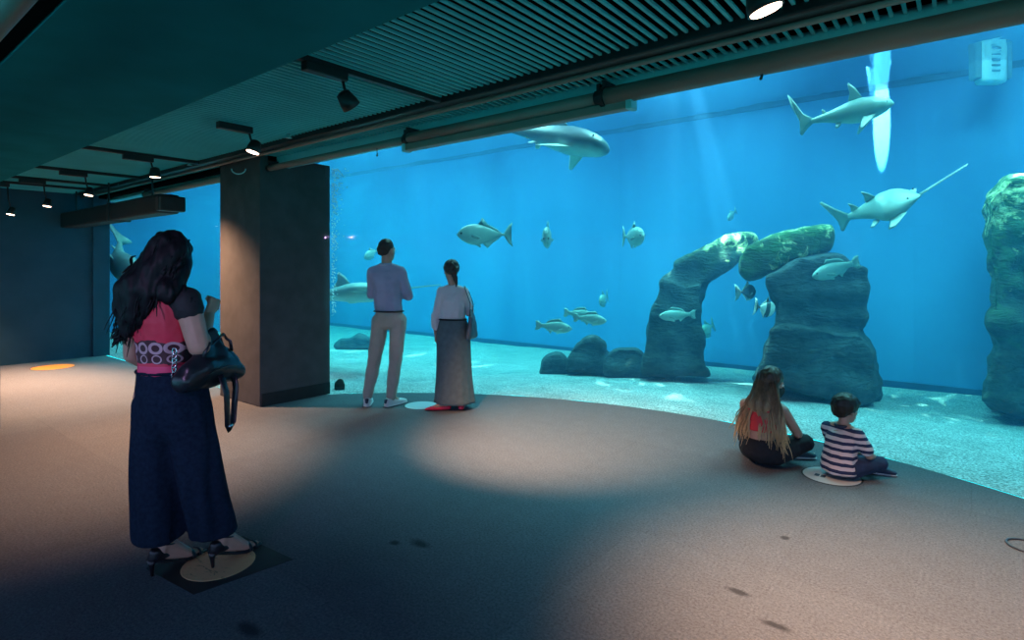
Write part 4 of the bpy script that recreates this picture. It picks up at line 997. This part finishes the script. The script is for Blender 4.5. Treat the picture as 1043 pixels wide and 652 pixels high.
        bm = bmesh.new(); hull(bm, [(ft - f * .05 + V((0, 0, .012)), (.042, .042, .012)), (ft + f * .13 + V((0, 0, .012)), (.050, .050, .012)), (ft + f * .19 + V((0, 0, .012)), (.040, .040, .012))]); obj('sole', bm, M['whiteshoe'], s, True)
        bm = bmesh.new(); hull(bm, [(ft - f * .078 + V((0, 0, .05)), (.016, .016, .012)), (ft - f * .070 + V((0, 0, .082)), (.022, .022, .008))]); obj('heel_patch', bm, M['navypatch'], s, True)
man()

# ------------------------------------------------------------------ woman beside him, long grey skirt
def woman_skirt():
    g = floorP(461, 416); R0 = empty('person', g, TH - math.radians(6), 'woman from behind in white blouse and long grey skirt', 'person')
    H = (-.02, .01, 1.455); hb, T, HR = head_balls(H, .92, yaw=.55, pitch=-.12)
    neck = V((0, -.005, 1.315)); chest = V((0, 0, 1.15)); waist = V((.0, 0, .95)); pel = V((0, 0, .83))
    shL, shR = V((-.122, 0, 1.240)), V((.128, -.005, 1.240)); elL, wrL = V((-.175, -.02, .99)), V((-.190, .04, .79)); elR, wrR = V((.168, .08, 1.01)), V((.07, .24, 1.06))
    hL, hR = V((-.08, 0, .78)), V((.08, 0, .78)); kL, kR = V((-.07, .02, .43)), V((.08, .02, .43)); aL, aR = V((-.075, -.085, .075)), V((.10, -.02, .075))
    B = hb + [[(neck, .045), (V(H) + V((0, -.02, -.05)), .045)], [(chest + V((0, 0, .05)), (.105, .07, .045)), (chest, (.115, .09, .07))], [(chest, (.122, .095, .07)), (waist, (.11, .085, .05))], [(waist, (.11, .085, .05)), (pel, (.145, .11, .08))],
        [(neck + V((0, 0, -.03)), .036), (shL, .036)], [(neck + V((0, 0, -.03)), .036), (shR, .036)], limb(shL, elL, .038, .036), limb(elL, wrL, .034, .023), limb(shR, elR, .038, .036), limb(elR, wrR, .034, .023),
        limb(hL, kL, .078, .05), limb(kL, aL, .046, .032), limb(hR, kR, .078, .05), limb(kR, aR, .046, .032)]
    tl = []
    for a, yw in ((aL, 1.75), (aR, .1)):
        f = V((-math.sin(yw), math.cos(yw), 0)); tl.append((a, f)); ft = V((a.x, a.y, 0))
        B += [[(a, .033), (ft - f * .04 + V((0, 0, .03)), .024)], [(a, .031), (ft + f * .11 + V((0, 0, .024)), (.034, .034, .016))], [(ft - f * .04 + V((0, 0, .03)), .024), (ft + f * .15 + V((0, 0, .02)), (.028, .028, .012))]]
    B += hand_balls(wrL, (0, .1, -1), (1, 0, 0), 1, .88, .3) + hand_balls(wrR, (-.9, .3, .1), (0, -1, 0), -1, .88, .5)
    skin('body', B, M['skinB'], R0, .006, 4); face_parts(R0, T, .92)
    skin('hair', [[(T((0, -.026, .045)), (.088, .10, .088))], [(T((0, -.06, .02)), (.075, .055, .06)), (T((.0, -.095, -.01)), (.05, .04, .045))], [(T((0, -.09, -.02)), (.035, .03, .03)), (T((.02, -.10, -.12)), (.022, .02, .03)), ], [(T((.02, -.10, -.11)), .02), (T((.03, -.085, -.19)), .008)]],
         M['hairdark'], R0, .006, 2, lambda p, n: .006 * noise.noise(V((p.x * 60, p.y * 60, p.z * 30))))
    M['blouse'] = simple('white_blouse_cotton', (.62, .58, .60), .8, var=.05, scale=8)
    B = [[(chest + V((0, 0, .055)), (.128, .086, .045)), (chest, (.132, .108, .07))], [(chest, (.138, .108, .07)), (waist + V((0, 0, .01)), (.138, .108, .04))], [(neck + V((0, 0, -.040)), .052), (shL, .048)], [(neck + V((0, 0, -.040)), .052), (shR, .048)],
         limb(shL, elL, .050, .048), limb(elL, lerp(elL, wrL, .62), .052, .050), limb(lerp(elL, wrL, .62), lerp(elL, wrL, .70), .050, .036), limb(shR, elR, .050, .048), limb(elR, lerp(elR, wrR, .75), .05, .044)]
    B.append([(shL, .047), (shR, .047), (chest, (.131, .106, .07)), (neck + V((0, 0, -.045)), .050)])
    skin('blouse', B, M['blouse'], R0, .007, 12, wrinkle(.010, (11, 11, 12), 5))
    M['skirtgrey'] = simple('grey_skirt_cloth', (.095, .14, .15), .9, var=.12, scale=20, bump=.2, bscale=260)
    rings = []
    tab = [(.955, .132, .104, 0), (.90, .150, .118, .0), (.80, .172, .142, .012), (.60, .172, .148, .022), (.35, .180, .155, .030), (.12, .200, .170, .038), (.045, .210, .178, .042)]
    for i in range(34):
        z = lerp(.955, .068, i / 33); rx, ry, fa = None, None, None
        for (za, *a), (zb, *b_) in zip(tab, tab[1:]):
            if zb <= z <= za + 1e-6: t = (za - z) / (za - zb); rx, ry, fa = [lerp(p, q, t) for p, q in zip(a, b_)]; break
        rings.append(ell((.005 + .02 * (1 - z), 0, z), rx, ry, 72, 6, fa, .8 + (1 - z) * .5))
    loft('skirt', rings, M['skirtgrey'], R0, .006)
    sweep('waistband', ell((.002, 0, .945), .137, .109, 40), .016, M['hairblack'], R0, 8, .5, True)
    M['redshoe'] = simple('red_flat_leather', (.75, .025, .07), .4, var=.05)
    for a, f in tl:
        ft = V((a.x, a.y, 0)); bm = bmesh.new()
        hull(bm, [(ft - f * .045 + V((0, 0, .028)), (.032, .032, .028)), (ft + f * .02 + V((0, 0, .022)), (.034, .034, .02)), (ft + f * .12 + V((0, 0, .022)), (.042, .042, .022))]); hull(bm, [(ft + f * .10 + V((0, 0, .026)), (.042, .042, .026)), (ft + f * .175 + V((0, 0, .014)), (.022, .022, .012))])
        s = obj('shoe', remesh(bm, .005, 2), M['redshoe'], R0, True)
        bm = bmesh.new(); hull(bm, [(ft - f * .05 + V((0, 0, .006)), (.034, .034, .006)), (ft + f * .12 + V((0, 0, .006)), (.043, .043, .006)), (ft + f * .18 + V((0, 0, .006)), (.022, .022, .006))]); obj('sole', bm, M['beltbrown'], s, True)
    # shoulder bag
    E = empty('shoulder_bag', g, TH - math.radians(6), 'slate blue bag hanging from the shoulder of the woman in the grey skirt', 'bag')
    M['slate'] = simple('slate_blue_leather', (.05, .08, .11), .5, var=.15)
    c = V((.215, -.035, .87)); bm = bmesh.new()
    hull(bm, [(c + V((-.02, -.11, -.10)), (.03, .03, .03)), (c + V((.01, .11, -.10)), (.035, .03, .03)), (c + V((0, -.08, .10)), (.022, .03, .02)), (c + V((0, .08, .10)), (.022, .03, .02))]); hull(bm, [(c + V((0, -.06, .10)), .02), (c + V((0, .06, .10)), .02), (c + V((-.015, 0, .17)), (.014, .03, .02))])
    obj('bag_body', remesh(bm, .007, 3, wrinkle(.006, (14, 14, 10))), M['slate'], E, True)
    top = V((.128, -.01, 1.298))
    sweep('strap', [c + V((-.01, -.07, .12)), V((.205, -.085, 1.12)), V((.155, -.072, 1.25)), top, V((.160, .062, 1.24)), V((.21, .075, 1.10)), c + V((-.01, .07, .12))], .010, M['slate'], E, 8, .5)
woman_skirt()

# ------------------------------------------------------------------ girl sitting cross-legged
def girl():
    g = floorP(776, 474); R0 = empty('person', g, TH - math.radians(48), 'long haired girl in black trousers sitting on the carpet', 'person')
    H = (.035, .095, .615); hb, T, HR = head_balls(H, .86, yaw=-.85, pitch=-.30)
    neck = V((.015, .05, .49)); chest = V((0, .015, .36)); waist = V((0, -.01, .21)); pel = V((0, 0, .115))
    shL, shR = V((-.145, .03, .435)), V((.145, .03, .435)); elL, wrL = V((-.20, .16, .25)), V((-.10, .30, .17)); elR, wrR = V((.20, .16, .25)), V((.10, .31, .17))
    hL, hR = V((-.09, .03, .11)), V((.09, .03, .11)); kL, kR = V((-.24, .25, .17)), V((.215, .23, .17)); aL, aR = V((.10, .34, .07)), V((-.10, .29, .07))
    B = hb + [[(neck, .042), (V(H) + V((0, -.02, -.05)), .043)], [(chest + V((0, .01, .06)), (.115, .07, .045)), (chest, (.112, .085, .06))], [(chest, (.112, .085, .06)), (waist, (.10, .08, .05))], [(waist, (.10, .08, .05)), (pel, (.14, .115, .085))],
        [(neck, .042), (shL, .042)], [(neck, .042), (shR, .042)], limb(shL, elL, .042, .034), limb(elL, wrL, .032, .022), limb(shR, elR, .042, .034), limb(elR, wrR, .032, .022),
        limb(hL, kL, .08, .05), limb(kL, aL, .048, .032), limb(hR, kR, .08, .05), limb(kR, aR, .048, .032)]
    fd = []
    for a, f in ((aL, V((.75, .65, 0)).normalized()), (aR, V((-.75, .65, 0)).normalized())):
        fd.append((a, f)); B += [[(a, .03), (a + f * .13 + V((0, 0, -.03)), (.032, .032, .016))], [(a - f * .03 + V((0, 0, -.03)), .024), (a + f * .12 + V((0, 0, -.035)), (.03, .03, .014))]]
    B += hand_balls(wrL, (.6, .8, -.2), (0, -.2, -1), 1, .82, .45) + hand_balls(wrR, (-.6, .8, -.2), (0, -.2, -1), -1, .82, .45)
    skin('body', B, M['skinA'], R0, .005, 4); face_parts(R0, T, .86)
    # hair, light brown going blond at the ends
    m, nt, b = mat('blond_brown_hair'); co = nt.coords(); sp = nt.new('ShaderNodeSeparateXYZ'); nt.link(co, sp.inputs[0])
    n = nt.noise(26, nt.coords((1, 1, .12)), 3, .7); f = nt.math('SUBTRACT', nt.math('ADD', nt.math('MULTIPLY', nt.math('SUBTRACT', .72, sp.outputs[2]), 1.5), nt.math('MULTIPLY', n, .8)), .42)
    nt.link(nt.ramp(f, [(.02, (.04, .022, .012)), (.35, (.22, .12, .06)), (.75, (.72, .46, .24))]), b.inputs['Base Color']); b.inputs['Roughness'].default_value = .45
    skin('hair', [[(T((0, -.025, .045)), (.090, .104, .092))], [(T((0, -.06, .03)), (.078, .06, .07)), (V((-.005, -.03, .46)), (.10, .05, .07))], [(T((.065, .0, .0)), (.03, .05, .05)), (V((.085, .03, .46)), (.04, .04, .05))], [(T((-.065, .0, .0)), (.03, .06, .06)), (V((-.10, .02, .45)), (.04, .04, .05))]], m, R0, .007, 3,
         lambda p, n: .008 * noise.noise(V((p.x * 40, p.y * 40, p.z * 8))))
    rr = random.Random(5); st = []
    for i in range(190):
        a = rr.uniform(-.2, PI + .2); s0 = T((.082 * math.cos(a), -.03 - .085 * math.sin(a), .02 + rr.uniform(-.05, .06))); sd = math.cos(a)
        gap = -.02
        ex = .185 * sd + rr.gauss(0, .02); ex = ex + (.035 if ex > gap else -.03) * (1 - min(1, abs(ex - gap) * 9))
        end = V((ex, -.085 + .05 * abs(sd) + rr.gauss(0, .014), .17 + rr.gauss(0, .05) + .05 * abs(sd)))
        mid = V((lerp(s0.x, ex, .55) + .02 * sd, -.085 + .03 * abs(sd), .43)); ph = rr.uniform(0, 6); fq = rr.uniform(1.4, 2.8); am = rr.uniform(.006, .018); pts = []
        for k in range(13):
            t = k / 12; p = s0 * (1 - t) ** 2 + mid * (2 * t * (1 - t)) + end * t * t
            pts.append(p + V((math.sin(ph + fq * 2 * PI * t), .6 * math.cos(ph + fq * 2 * PI * t), 0)) * am * t)
        st.append(pts)
    strand_hair('hair_locks', st, m, R0, .0065)
    M['coral'] = simple('coral_red_cotton', (.80, .045, .055), .7, var=.06)
    skin('top', [[(chest + V((0, .008, .045)), (.122, .078, .04)), (chest, (.122, .096, .06))], [(chest, (.122, .096, .06)), (V((0, 0, .275)), (.114, .092, .015))]], M['coral'], R0, .006, 3, wrinkle(.004, (18, 18, 14)))
    for s in (-1, 1): sweep('top_strap', [V((s * .07, -.055, .42)), V((s * .075, -.02, .475)), V((s * .08, .05, .475)), V((s * .075, .105, .40))], .010, M['coral'], R0, 8, .4)
    M['blackpants'] = simple('black_trouser_cloth', (.010, .012, .018), .85, var=.25, scale=30)
    B = [[(V((0, -.012, .205)), (.118, .098, .015)), (pel, (.162, .135, .085))], [(pel, (.162, .135, .085)), (V((0, .02, .085)), (.168, .135, .07))], limb(hL, kL, .096, .072), limb(kL, lerp(kL, aL, .9), .07, .05), limb(hR, kR, .096, .072), limb(kR, lerp(kR, aR, .9), .07, .05)]
    skin('trousers', B, M['blackpants'], R0, .008, 3, wrinkle(.007, (12, 12, 12), 2))
    for a, f in fd:
        bm = bmesh.new(); hull(bm, [(a - f * .035 + V((0, 0, -.028)), (.034, .034, .03)), (a + f * .02, (.036, .036, .03)), (a + f * .13 + V((0, 0, -.036)), (.036, .036, .022))]); s_ = obj('shoe', remesh(bm, .006, 2), M['slate'], R0, True)
        bm = bmesh.new(); hull(bm, [(a - f * .04 + V((0, 0, -.056)), (.036, .036, .010)), (a + f * .13 + V((0, 0, -.056)), (.038, .038, .010))]); obj('sole', bm, M['whiteshoe'], s_, True)
    # face mask
    bm = bmesh.new(); hull(bm, [(T((0, .095, -.025)), .022), (T((0, .088, -.085)), .022), (T((-.048, .045, -.05)), .028), (T((.048, .045, -.05)), .028), (T((0, .112, -.05)), .012)])
    mk = obj('face_mask', remesh(bm, .005, 2), M['blackcloth'], R0, True)
    for s in (-1, 1): sweep('ear_loop', [T((s * .064, .045, -.03)), T((s * .080, .0, .01)), T((s * .082, -.02, -.01)), T((s * .066, .04, -.07))], .003, M['blackcloth'], mk, 6)
girl()

# ------------------------------------------------------------------ boy sitting, striped shirt
def boy():
    g = floorP(856, 486); R0 = empty('person', g, TH - math.radians(64), 'small boy in navy and white striped shirt sitting on the carpet', 'person')
    H = (.005, .06, .475); hb, T, HR = head_balls(H, .80, yaw=-.25, pitch=-.15)
    neck = V((0, .03, .365)); chest = V((0, .01, .265)); waist = V((0, -.01, .15)); pel = V((0, 0, .09))
    shL, shR = V((-.115, .02, .325)), V((.115, .02, .325)); elL, wrL = V((-.155, .12, .20)), V((-.06, .24, .13)); elR, wrR = V((.150, .09, .185)), V((.105, .245, .125))
    hL, hR = V((-.07, .02, .085)), V((.07, .02, .085)); kL, kR = V((-.18, .20, .12)), V((.155, .19, .12)); aL, aR = V((.07, .29, .05)), V((-.07, .25, .05))
    B = hb + [[(neck, .036), (V(H) + V((0, -.02, -.045)), .038)], [(chest + V((0, .005, .04)), (.095, .065, .04)), (chest, (.095, .075, .05))], [(chest, (.095, .075, .05)), (waist, (.09, .075, .04))], [(waist, (.09, .075, .04)), (pel, (.115, .095, .07))],
        [(neck, .035), (shL, .036)], [(neck, .035), (shR, .036)], limb(shL, elL, .035, .028), limb(elL, wrL, .028, .020), limb(shR, elR, .036, .030), limb(elR, wrR, .029, .021),
        limb(hL, kL, .062, .042), limb(kL, aL, .040, .028), limb(hR, kR, .062, .042), limb(kR, aR, .040, .028)]
    fd = []
    for a, f in ((aL, V((.75, .65, 0)).normalized()), (aR, V((-.75, .65, 0)).normalized())):
        fd.append((a, f)); B += [[(a, .026), (a + f * .10 + V((0, 0, -.02)), (.026, .026, .014))], [(a - f * .025 + V((0, 0, -.02)), .02), (a + f * .10 + V((0, 0, -.024)), (.025, .025, .012))]]
    B += hand_balls(wrL, (.5, .8, -.2), (0, -.2, -1), 1, .68, .5) + hand_balls(wrR, (-.4, .9, -.1), (0, -.2, -1), -1, .68, .5)
    skin('body', B, M['skinA'], R0, .0045, 4); face_parts(R0, T, .80)
    skin('hair', [[(T((0, -.024, .052)), (.087, .102, .086))], [(T((0, -.055, .02)), (.078, .060, .07)), (T((0, -.07, -.04)), (.055, .034, .03))], [(T((0, .055, .075)), (.062, .032, .028)), (T((0, .0, .09)), (.072, .06, .04))]], M['hairdark'], R0, .006, 2, lambda p, n: .004 * noise.noise(V((p.x * 60, p.y * 60, p.z * 20))))
    m, nt, b = mat('striped_shirt'); co = nt.coords(); sp = nt.new('ShaderNodeSeparateXYZ'); nt.link(co, sp.inputs[0])
    z = nt.math('ADD', sp.outputs[2], nt.math('MULTIPLY', nt.noise(7, co, 2), .022)); fr = nt.math('FRACT', nt.math('DIVIDE', z, .0475))
    nt.link(nt.mix(nt.math('GREATER_THAN', fr, .52), (.72, .62, .62), (.018, .03, .09)), b.inputs['Base Color']); b.inputs['Roughness'].default_value = .85
    B = [[(chest + V((0, .005, .038)), (.108, .075, .035)), (chest, (.112, .090, .05))], [(chest, (.112, .09, .05)), (waist, (.122, .100, .04))], [(waist, (.122, .10, .04)), (V((0, -.01, .055)), (.132, .112, .03))], [(neck + V((0, 0, -.035)), .045), (shL, .046)], [(neck + V((0, 0, -.035)), .045), (shR, .046)], limb(shL, lerp(shL, elL, .75), .046, .044), limb(shR, lerp(shR, elR, .75), .048, .046)]
    sh = skin('shirt', B, m, R0, .006, 3, wrinkle(.006, (14, 14, 10), 8))
    sweep('collar', ell((0, .026, .368), .047, .046, 24), .010, M['navypatch'], sh, 8, 1, True)
    M['denim'] = simple('dark_denim', (.018, .035, .085), .85, var=.25, scale=25, bump=.3, bscale=200)
    B = [[(pel, (.126, .106, .07)), (V((0, .02, .065)), (.130, .11, .055))], limb(hL, kL, .074, .056), limb(kL, lerp(kL, aL, .9), .055, .04), limb(hR, kR, .074, .056), limb(kR, lerp(kR, aR, .9), .055, .04)]
    skin('jeans', B, M['denim'], R0, .007, 3, wrinkle(.007, (16, 16, 16), 4))
    for a, f in fd:
        bm = bmesh.new(); hull(bm, [(a - f * .03 + V((0, 0, -.02)), (.028, .028, .022)), (a + f * .015, (.030, .03, .024)), (a + f * .105 + V((0, 0, -.026)), (.030, .03, .018))]); s_ = obj('shoe', remesh(bm, .005, 2), M['navypatch'], R0, True)
        bm = bmesh.new(); hull(bm, [(a - f * .03 + V((0, 0, -.04)), (.030, .03, .008)), (a + f * .105 + V((0, 0, -.041)), (.031, .031, .008))]); obj('sole', bm, M['whiteshoe'], s_, True)
boy()

# ================================================================== floor stickers and mats
def disc_mat(name, col, wear, wcol):
    m, nt, b = mat(name); co = nt.coords(); n = nt.noise(7, nt.coords((1, 2.2, 1)), 5, .7, 1.6)
    f = nt.ramp(n, [(wear, (0, 0, 0)), (wear + .08, (1, 1, 1))]); nt.link(nt.mix(f, col, wcol), b.inputs['Base Color']); b.inputs['Roughness'].default_value = .45; return m
def floor_disc(px, py, r, m, label, mark=None, mat_sq=None):
    c = floorP(px, py); e = empty('floor_sticker', c, 0, label, 'floor sticker', 'round stickers on the carpet')
    z = 0.0
    if mat_sq:
        bm = bmesh.new(); x0, x1, y0, y1 = mat_sq; box(bm, x0, x1, y0, y1, 0, .004); obj('backing_mat', bm, M['matblack'], e); z = .004
    bm = bmesh.new(); lathe(bm, [(r + .012, z), (r + .010, z + .0015)], 64); obj('border', bm, M['matblack'], e)
    bm = bmesh.new(); lathe(bm, [(r, z + .0012), (r - .002, z + .003)], 64); obj('disc', bm, m, e)
    if mark:
        bm = bmesh.new()
        for (a0, b0, a1, b1) in mark: box(bm, a0, a1, b0, b1, z + .0025, z + .0042)
        obj('footprint_mark', bm, M['navypatch'], e)
    return e
M['matblack'] = simple('black_rubber_mat', (.016, .018, .022), .6, var=.2)
M['disco'] = disc_mat('tan_disc_print', (.85, .46, .24), .56, (.16, .09, .05)); M['discorange'] = disc_mat('orange_disc_print', (.70, .28, .05), .62, (.4, .15, .03))
M['discw'] = disc_mat('pale_disc_print', (.55, .58, .60), .60, (.40, .44, .48))
e = floor_disc(223, 574, .170, M['disco'], 'tan disc on black square mat under the heels of the woman in red', mat_sq=None)
# the square mat is turned with the room
bm = bmesh.new(); cs = [floorP(148, 579), floorP(197, 606), floorP(299, 570), floorP(247, 546)]
cc = sum(cs, V()) / 4; loc = e.location
lo = [bm.verts.new(c - loc) for c in cs]; hi = [bm.verts.new(c - loc + V((0, 0, .0011))) for c in cs]
bm.faces.new(lo); bm.faces.new(hi[::-1])
for i in range(4): j = (i + 1) % 4; bm.faces.new((lo[i], lo[j], hi[j], hi[i]))
obj('backing_mat', bm, M['matblack'], e)
floor_disc(429, 413, .175, M['discw'], 'pale disc on the carpet between the standing couple')
floor_disc(847, 485, .185, M['discw'], 'pale disc partly under the boy in the striped shirt', mark=((-.10, -.07, -.07, -.02), (-.06, -.075, -.03, -.025)))
floor_disc(54, 374, .26, M['discorange'], 'orange disc near the dark end wall')
# loop of cable at the right edge
c = floorP(1046, 556, .006); bm = bmesh.new()
tube(bm, [c + V((.085 * math.cos(a), .085 * math.sin(a), 0)) for a in [k * PI / 20 for k in range(40)]], .006, 8, 1, True)
tag(obj('cable_loop', bm, M['slate'], None, True), 'thin loop of cable lying on dark carpet by the right of the photo', 'cable')
# ================================================================== surroundings light
w = bpy.data.worlds.new('world'); scene.world = w; w.use_nodes = True
nt = NT(w); bg = nt.n['Background']; sp = nt.new('ShaderNodeSeparateXYZ'); nt.link(nt.coords(kind='Generated'), sp.inputs[0])
f = nt.math('ADD', nt.math('MULTIPLY', sp.outputs[2], 2.5), .5)
nt.link(nt.ramp(f, [(.30, (0.02, 0.85, 0.95)), (.62, (0.36, 0.52, 1.0))]), bg.inputs[0]); bg.inputs[1].default_value = 2.0

# added violet fill spot, unseen behind the viewer, brightening the woman in red
ld = bpy.data.lights.new('violet_fill', 'SPOT'); ld.energy = 100; ld.color = (0.75, 0.45, 1.0); ld.spot_size = math.radians(38); ld.spot_blend = 1.0; ld.shadow_soft_size = .03
o = bpy.data.objects.new('violet_fill', ld); COL.objects.link(o); o.location = (-1.3, -1.3, 2.2); o.rotation_euler = (V((-3.05, 1.3, 1.2)) - V(o.location)).to_track_quat('-Z', 'Y').to_euler()
